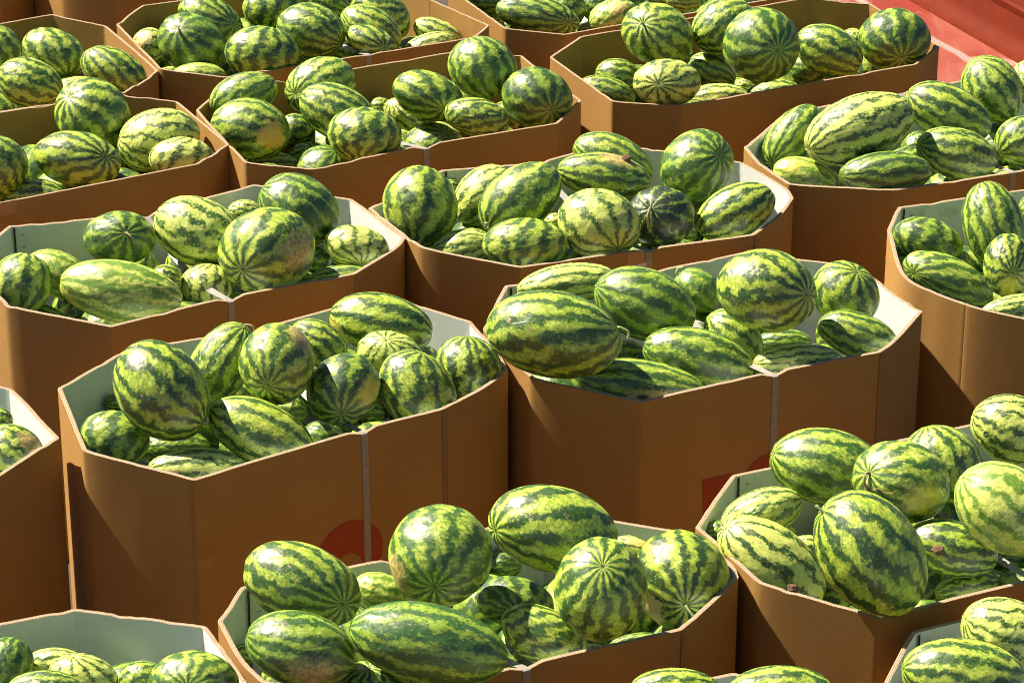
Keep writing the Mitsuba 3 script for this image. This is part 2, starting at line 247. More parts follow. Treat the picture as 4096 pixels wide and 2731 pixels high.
 {'inner': 'white', 'label': 'bin mostly below the bottom edge, a scrap of its rim showing', 'seed': 15, 'pts': [('V1', -0.3161, 6.5606), ('V2', -0.1583, 6.2203), ('V3', 0.1813, 6.0552), ('V4', 0.9262, 6.4094), ('V5', 1.0944, 6.697), ('V6', 0.9325, 7.024), ('V7', 0.5697, 7.1746), ('V8', -0.1667, 6.8651)]},
 {'inner': 'kraft', 'label': 'brown-lined bin in the top left corner, bright right inner wall', 'seed': 16, 'pts': [('V1', -2.7743, 11.2944), ('V2', -2.5584, 10.8352), ('V3', -2.3103, 10.7794), ('V4', -1.4218, 11.1575), ('V5', -1.3203, 11.3798), ('V6', -1.5669, 11.8472), ('V7', -1.7931, 11.9773), ('V8', -2.6807, 11.5011)], 'seams': 0},
 {'inner': 'kraft', 'label': 'brown-lined bin at the left edge with tape on its front', 'seed': 17, 'pts': [('V1', -2.4425, 10.5524), ('V2', -2.2266, 10.0932), ('V3', -1.9784, 10.0374), ('V4', -1.0982, 10.4927), ('V5', -1.0003, 10.6729), ('V6', -1.2215, 11.0779), ('V7', -1.4549, 11.1503), ('V8', -2.3489, 10.7591)], 'seams': 0, 'marks': [('tape', [[[0.2358, 0.9022], [0.323, 0.9022], [0.3229, 0.8551], [0.2325, 0.857]]], 'mat_tape')]},
 {'inner': 'kraft', 'label': 'brown-lined bin at top left of centre with a bright right inner wall', 'seed': 18, 'pts': [('V1', -1.5313, 11.8633), ('V2', -1.3194, 11.3994), ('V3', -1.0674, 11.3094), ('V4', -0.1468, 11.7194), ('V5', -0.0866, 11.8552), ('V6', -0.3214, 12.1433), ('V7', -0.5478, 12.4144), ('V8', -1.4493, 12.0765)], 'strap': [[-0.5458, 11.5121], [-0.9487, 12.2641]], 'twist': 0.5, 'seams': 0},
 {'inner': 'kraft', 'label': 'brown-lined bin cut by the top edge between two strapped ones', 'seed': 19, 'pts': [('V1', -0.2559, 12.2742), ('V2', -0.0331, 11.823), ('V3', 0.2012, 11.7511), ('V4', 1.0868, 12.1726), ('V5', 1.1881, 12.3827), ('V6', 0.9705, 12.8324), ('V7', 0.7261, 12.893), ('V8', -0.1623, 12.4808)], 'seams': 0},
 {'inner': 'kraft', 'label': 'bin in the extreme top left corner, only its plain brown front showing', 'seed': 20, 'pts': [('V1', -3.4173, 12.5982), ('V2', -3.2014, 12.139), ('V3', -2.9533, 12.0832), ('V4', -2.0746, 12.4966), ('V5', -1.9733, 12.7067), ('V6', -2.1909, 13.1564), ('V7', -2.4353, 13.217), ('V8', -3.3237, 12.8048)], 'seams': 0},
 {'inner': 'kraft', 'label': 'bin at the top left, only its brown folded sides showing above others', 'seed': 21, 'pts': [('V1', -2.0441, 12.8593), ('V2', -1.8206, 12.4357), ('V3', -1.5877, 12.3089), ('V4', -0.7014, 12.7578), ('V5', -0.6001, 12.9679), ('V6', -0.8177, 13.4176), ('V7', -1.0621, 13.4782), ('V8', -1.9505, 13.066)], 'seams': 0},
]
# centre, long axis, half length, half width, pole, kind of rind, ground spot, seed, layer, label, small parts
MELONS = [
 ((-1.0304, 8.5226, 1.0264), [0.643, -0.34, -0.687], 0.1624, 0.1288, [0.83, -0.39, -0.399], 0, None, 1, '', 'largest watermelon at left, stem end pointing down right, bin with red disc', [('stem', [[-0.9085, 8.4641, 0.956], [-0.8985, 8.4594, 0.9512], [-0.8915, 8.4625, 0.9555], [-0.8929, 8.4694, 0.9641]])]),
 ((-1.1739, 8.5258, 0.8656), [0.966, -0.115, -0.232], 0.1047, 0.0814, [0.165, 0.69, 0.704], 0, None, 2, '', 'round watermelon at the left front corner, bin with red disc', []),
 ((-0.8767, 8.7878, 0.98), [0.5, 0.384, 0.776], 0.1399, 0.0897, [0.557, 0.105, 0.824], 0, None, 3, '', 'watermelon behind, with a black looped stem at its top, bin with red disc', [('dry_stem', [[-0.806, 8.8148, 1.0863], [-0.7994, 8.8161, 1.0962], [-0.7784, 8.8123, 1.0914], [-0.7713, 8.8059, 1.066]])]),
 ((-0.6987, 8.6659, 1.0413), [0.087, 0.442, 0.893], 0.1238, 0.1118, [-0.173, -0.981, -0.092], 0, (3, [0.705, -0.069, 0.705]), 4, '', 'round watermelon with tan scuff and pole facing forward, bin with red disc', []),
 ((-0.5943, 8.9847, 0.95), [0.819, -0.254, -0.514], 0.0969, 0.0685, [0.795, -0.031, -0.606], 0, None, 5, '', 'watermelon in the back middle, behind the round one, bin with red disc', []),
 ((-0.4042, 9.135, 0.9428), [0.978, -0.092, -0.186], 0.1631, 0.095, [0.978, -0.102, -0.182], 0, (1, [-0.851, -0.41, -0.327]), 6, '', 'large oblong watermelon at the back, yellowish below, bin with red disc', []),
 ((-0.3729, 8.9537, 0.9272), [0.966, -0.115, -0.232], 0.104, 0.0721, [-0.064, -0.44, 0.896], 2, None, 7, '', 'small pale watermelon with pole facing up, bin with red disc', []),
 ((-0.5045, 8.6988, 0.94), [0.707, 0.313, 0.634], 0.1167, 0.1033, [0.018, -0.976, -0.219], 1, (1, [0.848, -0.461, 0.261]), 8, '', 'watermelon half shaded by its neighbour, yellow right edge, bin with red disc', []),
 ((-0.2864, 8.7703, 0.8973), [0.616, -0.349, -0.706], 0.1339, 0.1069, [0.222, 0.257, 0.94], 0, None, 9, '', 'watermelon with stripes fanning from its top, front right, bin with red disc', []),
 ((-0.1333, 8.9249, 0.8983), [0.866, -0.222, -0.448], 0.1071, 0.097, [0.019, 0.282, 0.959], 0, None, 10, '', 'watermelon with pole up in the right corner, bin with red disc', []),
 ((-0.7396, 8.5107, 0.891), [0.906, -0.187, -0.379], 0.1689, 0.093, [0.903, -0.108, -0.416], 0, None, 11, '', 'pale-striped watermelon whose left end is in shade, front centre, bin with red disc', []),
 ((-0.9204, 8.3719, 0.8449), [1.0, 0.0, 0.0], 0.1454, 0.0616, [0.953, 0.271, -0.134], 2, None, 12, '', 'low watermelon with soil specks over the front rim, bin with red disc', [('clod', [[-0.9824, 8.3146, 0.8579]])]),
 ((-1.0209, 8.7792, 0.7), [1.0, 0.0, 0.0], 0.1021, 0.0522, [0.988, 0.138, -0.068], 1, None, 13, 'low', 'dark watermelon under the largest one, bin with red disc', []),
 ((-0.8379, 9.0769, 0.72), [1.0, 0.0, 0.0], 0.0442, 0.0419, [0.991, 0.12, -0.059], 2, None, 14, 'pile', '', []),
 ((-0.5864, 8.8747, 0.68), [1.0, 0.0, 0.0], 0.0641, 0.0549, [0.962, 0.246, -0.122], 1, None, 15, 'low', 'dark watermelon in the front gap near the strap, bin with red disc', []),
 ((-0.6905, 9.0146, 0.7), [1.0, 0.0, 0.0], 0.0533, 0.051, [1.0, 0.017, -0.009], 1, None, 16, 'low', 'dark watermelon under the round scuffed one, bin with red disc', []),
 ((-1.223, 8.9228, 0.7737), [1.0, 0.0, 0.0], 0.0321, 0.0298, [0.956, 0.264, -0.131], 1, None, 17, 'low', 'dark end of a watermelon deep at the left wall, bin with red disc', []),
 ((-0.4349, 9.0712, 0.66), [1.0, 0.0, 0.0], 0.0373, 0.042, [0.985, 0.155, -0.077], 1, None, 18, 'low', 'dark watermelon deep at the front right, bin with red disc', []),
 ((-1.5794, 9.5234, 0.899), [1.0, 0.0, 0.0], 0.0984, 0.0974, [0.172, 0.539, 0.825], 0, None, 19, '', 'round watermelon at left cut by the frame, left-edge white-lined bin', []),
 ((-1.4852, 9.6737, 0.8614), [0.906, -0.187, -0.379], 0.113, 0.074, [0.895, -0.046, -0.443], 6, None, 20, '', 'pale whitish watermelon behind the left round one, left-edge white-lined bin', []),
 ((-1.2874, 9.7585, 0.9538), [1.0, 0.0, 0.0], 0.1197, 0.0889, [0.265, -0.795, 0.546], 1, None, 21, '', 'watermelon with dark star and dry curly stem, left-edge white-lined bin', [('dry_stem', [[-1.2572, 9.6921, 0.9994], [-1.254, 9.6826, 1.006], [-1.238, 9.6689, 0.9965], [-1.2288, 9.6754, 0.9731]])]),
 ((-1.2482, 9.4209, 0.9186), [0.985, -0.077, -0.156], 0.1997, 0.0998, [0.981, 0.0, -0.193], 6, (1, [-0.949, -0.271, -0.16]), 22, '', 'large elongated watermelon, yellow at its left end, left-edge white-lined bin', []),
 ((-1.1295, 9.6196, 0.8627), [1.0, 0.0, 0.0], 0.0543, 0.0543, [1.0, 0.016, -0.008], 0, None, 23, '', 'watermelon end behind the large elongated one, left-edge white-lined bin', []),
 ((-1.0341, 9.8189, 0.9451), [0.906, -0.187, -0.379], 0.1562, 0.1139, [0.903, -0.259, -0.342], 2, None, 24, '', 'big mottled watermelon right of the strap at back, left-edge white-lined bin', []),
 ((-0.7984, 9.6438, 0.9582), [0.966, 0.115, 0.232], 0.1596, 0.1403, [-0.445, -0.894, -0.056], 0, (3, [0.733, -0.613, 0.294]), 25, '', 'largest watermelon with brown yellow weathered right side, left-edge white-lined bin', []),
 ((-0.7082, 9.9168, 0.9832), [0.866, -0.222, -0.448], 0.1434, 0.1162, [0.845, -0.019, -0.535], 1, None, 26, '', 'dark watermelon at the back right, highest, left-edge white-lined bin', []),
 ((-0.914, 10.1809, 0.86), [1.0, 0.0, 0.0], 0.0584, 0.0396, [0.998, 0.052, -0.026], 2, None, 27, '', 'pale small watermelon peeking over the back, left-edge white-lined bin', []),
 ((-0.9984, 9.6567, 0.8264), [1.0, 0.0, 0.0], 0.0886, 0.0755, [0.259, 0.461, 0.849], 2, None, 28, '', 'pale watermelon crossed by the strap at the front, left-edge white-lined bin', []),
 ((-0.5122, 9.8003, 0.8997), [0.978, -0.092, -0.186], 0.1105, 0.0712, [0.125, -0.908, -0.4], 2, None, 29, '', 'pale watermelon with upright stripes in the right corner, left-edge white-lined bin', []),
 ((-0.568, 9.7041, 0.8391), [0.996, 0.039, 0.078], 0.1002, 0.0366, [0.973, 0.232, -0.02], 0, None, 30, '', 'low watermelon behind the front right rim, left-edge white-lined bin', []),
 ((-0.6515, 9.8213, 0.8412), [1.0, 0.0, 0.0], 0.0543, 0.0493, [0.94, 0.307, -0.152], 1, None, 31, 'low', 'dark watermelon in shade right of the largest one, left-edge white-lined bin', []),
 ((-1.1238, 10.1539, 0.653), [1.0, 0.0, 0.0], 0.0562, 0.0409, [0.996, -0.079, 0.039], 1, None, 32, 'pile', '', []),
 ((-0.309, 10.075, 0.9265), [-0.174, 0.437, 0.883], 0.1405, 0.1265, [0.203, 0.615, 0.762], 0, None, 33, '', 'tall watermelon with upright stripes at the left, central white-lined bin', []),
 ((-0.2135, 10.4111, 0.8451), [1.0, 0.0, 0.0], 0.0321, 0.0321, [0.978, 0.186, -0.092], 0, None, 34, '', 'small green end of a watermelon behind the tall one, central white-lined bin', []),
 ((0.0261, 9.9968, 0.99), [0.819, 0.254, 0.514], 0.1542, 0.1055, [-0.642, -0.606, -0.47], 0, None, 35, '', 'watermelon with its stem end pointing down left, central white-lined bin', [('stem', [[-0.0743, 9.925, 0.9204], [-0.082, 9.9177, 0.9147], [-0.0875, 9.9118, 0.9239], [-0.0859, 9.9126, 0.9384]])]),
 ((-0.0929, 10.2288, 0.8999), [0.707, 0.313, 0.634], 0.1196, 0.0916, [0.706, 0.267, 0.656], 2, None, 36, '', 'pale watermelon mostly hidden behind its striped neighbour, central white-lined bin', []),
 ((0.3111, 10.1574, 1.0), [0.99, -0.062, -0.125], 0.1602, 0.0806, [0.987, 0.016, -0.163], 0, (3, [0.31, -0.091, 0.946]), 37, '', 'watermelon with a dirt crust on its yellow top, central white-lined bin', [('clod', [[0.3856, 10.1507, 1.0677]])]),
 ((0.3464, 10.4088, 0.95), [0.906, -0.187, -0.379], 0.1468, 0.0917, [0.898, -0.062, -0.436], 0, None, 38, '', 'watermelon at the back behind the dirty one, central white-lined bin', []),
 ((0.2883, 9.8745, 0.9508), [0.966, -0.115, -0.232], 0.1391, 0.1174, [0.413, -0.835, -0.362], 2, None, 39, '', 'large pale mottled watermelon with starburst at lower right, central white-lined bin', []),
 ((0.6385, 10.367, 0.95), [0.707, 0.313, 0.634], 0.1345, 0.1191, [0.574, -0.612, 0.544], 1, None, 40, '', 'round watermelon with dark starburst by the right wall, central white-lined bin', []),
 ((0.4979, 10.0035, 0.92), [1.0, 0.0, 0.0], 0.1158, 0.1023, [-0.323, -0.728, 0.605], 3, None, 41, '', 'darkest watermelon, nearly black-green, with dry hanging stem, central white-lined bin', [('dry_stem', [[0.4623, 9.9331, 0.9785], [0.4584, 9.9244, 0.9858], [0.4498, 9.8938, 0.9647], [0.4579, 9.901, 0.9122]])]),
 ((0.7505, 10.0433, 0.9186), [0.906, 0.187, 0.379], 0.1417, 0.0901, [0.819, 0.256, 0.513], 0, None, 42, '', 'oval watermelon in the right corner, central white-lined bin', []),
 ((0.0428, 9.7806, 0.9184), [1.0, 0.0, 0.0], 0.1411, 0.0907, [0.164, 0.708, 0.687], 0, None, 43, '', 'watermelon with upright stripes at the front centre, central white-lined bin', []),
 ((-0.1636, 9.9593, 0.8266), [0.985, 0.077, 0.156], 0.1058, 0.0639, [0.984, 0.105, 0.141], 2, None, 44, '', 'yellow-green watermelon low at front left, half shaded, central white-lined bin', []),
 ((0.202, 10.1358, 0.74), [1.0, 0.0, 0.0], 0.0483, 0.0407, [0.984, 0.162, -0.08], 2, None, 45, 'pile', '', []),
 ((0.1485, 10.3486, 0.74), [1.0, 0.0, 0.0], 0.0388, 0.0362, [0.953, 0.273, -0.135], 2, None, 46, 'low', 'pale sliver of watermelon in the middle gap, central white-lined bin', []),
 ((0.5901, 10.271, 0.74), [1.0, 0.0, 0.0], 0.0514, 0.0514, [0.999, 0.047, -0.023], 1, None, 47, 'low', 'shaded watermelon between dark one and right oval, central white-lined bin', []),
 ((0.1266, 8.8308, 1.0563), [0.985, -0.077, -0.156], 0.2077, 0.131, [0.955, -0.048, 0.292], 0, None, 48, '', 'biggest glossy watermelon with a green stem at right, white-lined bin right of centre', [('stem', [[0.3129, 8.8195, 1.0822], [0.3244, 8.8189, 1.0857], [0.3496, 8.8126, 1.0745], [0.3487, 8.8076, 1.0553]])]),
 ((0.1722, 9.4279, 0.94), [0.99, 0.062, 0.125], 0.1625, 0.0665, [0.988, -0.0, 0.155], 2, None, 49, '', 'pale watermelon at the back left rim, white-lined bin right of centre', []),
 ((0.4184, 9.2733, 0.9447), [0.94, -0.152, -0.307], 0.1664, 0.1125, [0.909, 0.081, -0.409], 1, None, 50, '', 'large dark mottled watermelon right of the biggest one, white-lined bin right of centre', []),
 ((0.5917, 9.4677, 0.9), [0.707, -0.313, -0.634], 0.0802, 0.0693, [-0.742, 0.132, 0.657], 4, None, 51, '', 'plain green watermelon with a curled green stem, white-lined bin right of centre', [('stem', [[0.5365, 9.4796, 0.9489], [0.5276, 9.4812, 0.9568], [0.5331, 9.4869, 0.9684], [0.5487, 9.4909, 0.9711]])]),
 ((0.7881, 9.1311, 1.06), [0.978, -0.092, -0.186], 0.1566, 0.1281, [0.762, -0.609, 0.22], 0, None, 52, '', 'big round watermelon with starburst at its right, white-lined bin right of centre', []),
 ((1.0578, 9.3602, 0.938), [0.766, -0.285, -0.576], 0.1134, 0.1002, [0.325, -0.303, 0.896], 0, None, 53, '', 'watermelon with pole up near the right wall, white-lined bin right of centre', []),
 ((1.0864, 9.1837, 0.8775), [0.951, -0.137, -0.277], 0.133, 0.0723, [0.938, -0.092, -0.335], 0, None, 54, '', 'bright green watermelon in the right corner, white-lined bin right of centre', []),
 ((0.8831, 9.0272, 0.8699), [0.998, 0.031, 0.063], 0.1358, 0.0516, [0.974, 0.222, -0.034], 2, None, 55, '', 'low pale-striped watermelon behind the front right rim, white-lined bin right of centre', []),
 ((0.5769, 9.0632, 0.8586), [0.97, -0.107, -0.217], 0.1779, 0.0947, [0.97, -0.093, -0.224], 0, None, 56, '', 'glossy watermelon at the front centre beside the strap, white-lined bin right of centre', []),
 ((0.3944, 8.8843, 0.8576), [0.99, -0.062, -0.125], 0.1955, 0.0796, [0.99, -0.039, -0.136], 0, (2, [0.166, -0.977, -0.131]), 57, '', 'watermelon with orange soil-crusted belly at the front rim, white-lined bin right of centre', [('clod', [[0.3989, 8.8015, 0.8539]])]),
 ((0.6978, 9.2256, 0.8516), [0.766, -0.285, -0.576], 0.1041, 0.0797, [0.742, -0.053, -0.668], 0, None, 58, '', 'watermelon tucked behind the strap at the centre, white-lined bin right of centre', []),
 ((0.8716, 9.3732, 0.7602), [1.0, 0.0, 0.0], 0.0906, 0.0453, [1.0, -0.021, 0.01], 1, None, 59, 'low', 'dark watermelon in shade under the big round one, white-lined bin right of centre', []),
 ((0.8197, 9.4197, 0.6998), [1.0, 0.0, 0.0], 0.0336, 0.0288, [0.999, 0.048, -0.024], 2, None, 60, 'pile', '', []),
 ((0.3662, 9.3684, 0.72), [1.0, 0.0, 0.0], 0.062, 0.0453, [0.999, 0.038, -0.019], 1, None, 61, 'low', 'dark watermelon in the gap right of the biggest one, white-lined bin right of centre', []),
 ((0.14, 9.1978, 0.7), [1.0, 0.0, 0.0], 0.0941, 0.0377, [1.0, -0.017, 0.008], 1, None, 62, 'pile', '', []),
 ((-0.5517, 7.3988, 1.03), [0.927, -0.166, -0.336], 0.1621, 0.1074, [0.698, -0.716, 0.028], 0, None, 63, '', 'big striped watermelon at the left with pole facing right, bottom centre bin', []),
 ((-0.5437, 7.1268, 1.0001), [0.966, -0.115, -0.232], 0.1425, 0.0969, [0.954, 0.027, -0.299], 1, (3, [0.065, -0.993, -0.103]), 64, '', 'watermelon with yellow dirty belly at the left front, bottom centre bin', []),
 ((-0.1892, 7.4626, 1.08), [1.0, 0.0, 0.0], 0.1372, 0.1349, [-0.091, -0.985, -0.145], 0, (3, [-0.829, -0.512, -0.227]), 65, '', 'large round watermelon with starburst and tan left cheek, bottom centre bin', []),
 ((0.1059, 7.5716, 1.1), [0.978, -0.092, -0.186], 0.1735, 0.1157, [-0.915, -0.395, 0.075], 0, None, 66, '', 'large oblong watermelon topmost, pole facing left, bottom centre bin', []),
 ((0.2303, 7.3238, 1.06), [0.0, 0.443, 0.896], 0.1354, 0.1219, [0.022, -0.554, 0.832], 0, None, 67, '', 'round watermelon with dark stripes fanning from its pole, bottom centre bin', []),
 ((0.459, 7.6767, 0.8814), [0.5, -0.384, -0.776], 0.1397, 0.1316, [0.049, -0.999, 0.01], 0, (2, [-0.696, -0.663, -0.276]), 68, '', 'watermelon with pale stem and yellow shaded side, right corner, bottom centre bin', [('stem', [[0.4668, 7.55, 0.8801], [0.4674, 7.538, 0.8802], [0.4853, 7.5255, 0.8587], [0.5015, 7.5494, 0.8368]])]),
 ((-0.2077, 7.1193, 1.0202), [0.978, -0.092, -0.186], 0.2067, 0.1024, [0.978, -0.084, -0.19], 5, None, 69, '', 'smooth dark green watermelon with few bright flecks, bottom centre bin', []),
 ((0.0871, 7.3576, 0.8956), [0.883, -0.208, -0.421], 0.1245, 0.0744, [0.818, 0.213, 0.534], 0, None, 70, '', 'boldly striped watermelon at the front centre right, bottom centre bin', []),
 ((0.007, 7.561, 0.88), [0.985, -0.077, -0.156], 0.1072, 0.0688, [0.074, -0.989, 0.127], 1, None, 71, '', 'watermelon half in shade with a cut stem, in the middle, bottom centre bin', [('stem', [[0.0165, 7.4975, 0.8873], [0.0174, 7.4856, 0.8889], [0.0186, 7.4858, 0.8891], [0.0198, 7.4852, 0.8894]])]),
 ((-0.3493, 7.5742, 0.9), [0.94, -0.152, -0.307], 0.0821, 0.054, [0.897, 0.124, -0.425], 6, None, 72, '', 'pale watermelon behind, left of the big round one, bottom centre bin', []),
 ((-0.3598, 7.1525, 0.8665), [1.0, 0.0, 0.0], 0.0979, 0.0741, [-0.078, -0.215, 0.973], 0, None, 73, '', 'watermelon with pole up at the bottom edge, bottom centre bin', []),
 ((-0.026, 7.9036, 0.7969), [1.0, 0.0, 0.0], 0.0541, 0.0457, [0.999, -0.029, 0.014], 1, None, 74, 'low', 'dark watermelon in the gap under the topmost one, bottom centre bin', []),
 ((0.3331, 7.8121, 0.8999), [0.94, -0.152, -0.307], 0.0595, 0.0349, [0.926, 0.005, -0.378], 2, (2, [0.064, -0.3, 0.952]), 75, '', 'yellow-topped watermelon behind the round one, bottom centre bin', []),
 ((0.3395, 7.6097, 0.72), [0.99, 0.062, 0.125], 0.077, 0.0284, [0.981, 0.181, 0.064], 1, None, 76, 'low', 'dark watermelon low in the front right shade, bottom centre bin', []),
 ((0.1074, 7.888, 0.7), [1.0, 0.0, 0.0], 0.0417, 0.0396, [0.96, 0.251, -0.124], 1, None, 77, 'low', 'dark watermelon deep in the central gap, bottom centre bin', []),
 ((-0.7157, 7.4899, 0.761), [1.0, 0.0, 0.0], 0.034, 0.03, [0.999, 0.032, -0.016], 2, None, 78, 'low', 'pale sliver of watermelon at the left wall, bottom centre bin', []),
 ((-0.9812, 11.0684, 0.9272), [0.951, 0.137, 0.277], 0.1291, 0.0803, [0.748, 0.473, 0.466], 0, None, 79, '', 'striped watermelon at the back left corner, upper-left strapped brown bin', []),
 ((-0.941, 10.8809, 0.8715), [0.985, -0.077, -0.156], 0.1447, 0.1099, [0.949, -0.303, 0.088], 0, (2, [0.605, -0.791, 0.093]), 80, '', 'large watermelon with a cracked yellow patch at left, upper-left strapped brown bin', []),
 ((-0.7023, 11.1181, 0.9451), [0.94, 0.152, 0.307], 0.1333, 0.1023, [-0.65, -0.756, 0.07], 0, None, 81, '', 'watermelon left of the strap with its pole facing left, upper-left strapped brown bin', []),
 ((-0.6302, 10.9104, 0.9265), [0.906, -0.187, -0.379], 0.1474, 0.0992, [0.906, -0.225, -0.36], 0, None, 82, '', 'glossy watermelon under the strap at centre, upper-left strapped brown bin', []),
 ((-0.5229, 10.7047, 0.9181), [0.99, -0.062, -0.125], 0.133, 0.1029, [0.136, 0.629, 0.766], 0, None, 83, '', 'big watermelon with upright pale stripes in front of the strap, upper-left strapped brown bin', []),
 ((-0.8018, 11.1798, 0.74), [1.0, 0.0, 0.0], 0.0661, 0.0661, [0.995, 0.087, -0.043], 1, None, 84, 'low', 'dark watermelon in shade between two big ones, upper-left strapped brown bin', []),
 ((-0.8708, 10.9184, 0.7157), [1.0, 0.0, 0.0], 0.1, 0.046, [0.986, 0.152, -0.075], 2, None, 85, '', 'low pale watermelon behind the front left rim, upper-left strapped brown bin', []),
 ((-0.7404, 11.001, 0.7086), [1.0, 0.0, 0.0], 0.0789, 0.0571, [0.207, -0.459, 0.864], 0, (3, [0.483, -0.785, 0.388]), 86, '', 'small watermelon half tan, half in shade, upper-left strapped brown bin', []),
 ((-0.3029, 11.0224, 0.9429), [0.94, -0.152, -0.307], 0.1362, 0.0865, [0.388, -0.917, -0.092], 0, None, 87, '', 'pale-striped watermelon by the yellowish back wall, upper-left strapped brown bin', []),
 ((-0.1079, 11.1882, 0.9845), [0.94, -0.152, -0.307], 0.13, 0.1136, [0.341, -0.349, -0.873], 0, None, 88, '', 'round watermelon highest at the back right, upper-left strapped brown bin', []),
 ((0.0906, 11.041, 0.9278), [0.966, -0.115, -0.232], 0.131, 0.1121, [0.381, -0.924, -0.015], 1, None, 89, '', 'round watermelon with dark starburst in the right corner, upper-left strapped brown bin', []),
 ((-0.1272, 10.8819, 0.9162), [0.978, -0.092, -0.186], 0.1188, 0.0706, [0.837, 0.446, 0.318], 0, None, 90, '', 'watermelon with a dirty end at the front right, upper-left strapped brown bin', []),
 ((-0.3757, 11.1157, 0.8317), [0.94, -0.152, -0.307], 0.1011, 0.0601, [-0.576, -0.29, 0.764], 2, None, 91, '', 'whitish watermelon right of the strap, upper-left strapped brown bin', []),
 ((-0.2966, 11.1901, 0.7208), [0.985, -0.077, -0.156], 0.1131, 0.0563, [0.949, 0.164, -0.268], 2, None, 92, '', 'low pale watermelon by the strap at the front, upper-left strapped brown bin', []),
 ((-0.0294, 11.3582, 0.72), [1.0, 0.0, 0.0], 0.0614, 0.0614, [1.0, 0.012, -0.006], 0, None, 93, 'low', 'hidden watermelon in the gap at the right, upper-left strapped brown bin', []),
 ((-0.498, 11.3634, 0.76), [1.0, 0.0, 0.0], 0.0446, 0.0391, [1.0, 0.01, -0.005], 0, None, 94, 'low', 'small green sliver of watermelon behind the strap, upper-left strapped brown bin', []),
 ((0.5461, 11.5239, 0.99), [0.906, -0.187, -0.379], 0.1411, 0.1164, [-0.427, -0.688, 0.587], 0, None, 95, '', 'glossy round watermelon with a curved green stem, brown bin beside red steel', [('stem', [[0.4882, 11.45, 1.0594], [0.4831, 11.4417, 1.0665], [0.4708, 11.4271, 1.0556], [0.4688, 11.4291, 1.0306]])]),
 ((0.8015, 11.6009, 0.9906), [0.866, 0.222, 0.448], 0.1267, 0.107, [0.862, 0.306, 0.404], 0, None, 96, '', 'round watermelon behind the big central one, brown bin beside red steel', []),
 ((0.9167, 11.2573, 1.05), [1.0, 0.0, 0.0], 0.1435, 0.138, [0.363, -0.91, 0.202], 1, None, 97, '', 'big round central watermelon with starburst and white pole, brown bin beside red steel', []),
 ((1.1957, 11.5225, 0.9218), [0.906, -0.187, -0.379], 0.1347, 0.0943, [0.904, -0.245, -0.349], 0, None, 98, '', 'watermelon right of the big central one, partly shaded, brown bin beside red steel', []),
 ((1.4508, 11.6072, 0.934), [1.0, 0.0, 0.0], 0.1371, 0.1202, [0.136, -0.964, -0.231], 1, None, 99, '', 'round watermelon with starburst in the right corner, brown bin beside red steel', []),
 ((1.316, 11.8257, 0.85), [1.0, 0.0, 0.0], 0.0489, 0.046, [0.967, 0.228, -0.113], 2, None, 100, '', 'pale watermelon peeking out by the back wall, brown bin beside red steel', []),
 ((0.7615, 11.6026, 0.8101), [0.906, -0.187, -0.379], 0.0963, 0.0691, [0.906, -0.217, -0.364], 0, None, 101, '', 'half-lit watermelon below the big central one, brown bin beside red steel', []),
 ((0.5662, 11.1338, 0.95), [1.0, 0.0, 0.0], 0.1253, 0.0872, [-0.27, -0.909, 0.317], 2, None, 102, '', 'pale watermelon with a brown star pole facing forward, brown bin beside red steel', []),
 ((0.775, 11.3388, 0.8), [1.0, 0.0, 0.0], 0.1179, 0.0623, [0.963, 0.243, -0.12], 2, None, 103, '', 'low watermelon over the front rim, left of centre, brown bin beside red steel', []),
 ((0.9967, 11.4327, 0.78), [1.0, 0.0, 0.0], 0.1037, 0.0605, [0.996, -0.075, 0.037], 0, None, 104, '', 'low watermelon over the front rim, at centre, brown bin beside red steel', []),
 ((1.2783, 11.5639, 0.7696), [1.0, 0.0, 0.0], 0.0934, 0.0538, [0.998, 0.062, -0.031], 0, None, 105, '', 'low watermelon over the front rim, right of centre, brown bin beside red steel', []),
 ((0.401, 11.4682, 0.844), [0.985, -0.077, -0.156], 0.0869, 0.0645, [0.982, -0.008, -0.189], 0, None, 106, '', 'watermelon by the left wall below the stemmed one, brown bin beside red steel', []),
 ((0.3515, 11.3422, 0.8255), [0.966, -0.115, -0.232], 0.1112, 0.0628, [0.962, -0.192, -0.193], 0, None, 107, '', 'watermelon low at the front left rim, brown bin beside red steel', []),
 ((1.1293, 11.6309, 0.8098), [1.0, 0.0, 0.0], 0.071, 0.0681, [1.0, -0.004, 0.002], 1, None, 108, 'low', 'black-looking watermelon in deep shade at centre right, brown bin beside red steel', []),
 ((0.8944, 11.7223, 0.7), [1.0, 0.0, 0.0], 0.0344, 0.0316, [1.0, -0.005, 0.002], 2, None, 109, 'low', 'pale sliver of watermelon in the central gap, brown bin beside red steel', []),
 ((0.6696, 11.8513, 0.76), [1.0, 0.0, 0.0], 0.0462, 0.0462, [0.947, 0.287, -0.142], 1, None, 110, 'low', 'dark watermelon in the gap left of the central one, brown bin beside red steel', []),
 ((0.9972, 10.7341, 0.9), [0.643, 0.34, 0.687], 0.1403, 0.0821, [-0.551, -0.765, -0.334], 0, None, 111, '', 'watermelon standing on end at the left wall, upper right bin', []),
 ((1.2139, 10.5378, 1.016), [0.94, 0.152, 0.307], 0.1998, 0.1194, [-0.885, -0.383, -0.264], 2, None, 112, '', 'longest pale-striped watermelon on top of the heap, upper right bin', []),
 ((1.5595, 10.8175, 0.96), [0.906, -0.187, -0.379], 0.1648, 0.0999, [0.891, -0.02, -0.453], 0, None, 113, '', 'large watermelon behind, right of the longest one, upper right bin', []),
 ((1.5602, 10.5425, 0.92), [0.966, -0.115, -0.232], 0.1449, 0.0896, [0.937, 0.202, -0.284], 0, None, 114, '', 'glossy watermelon at the front right of the heap, upper right bin', []),
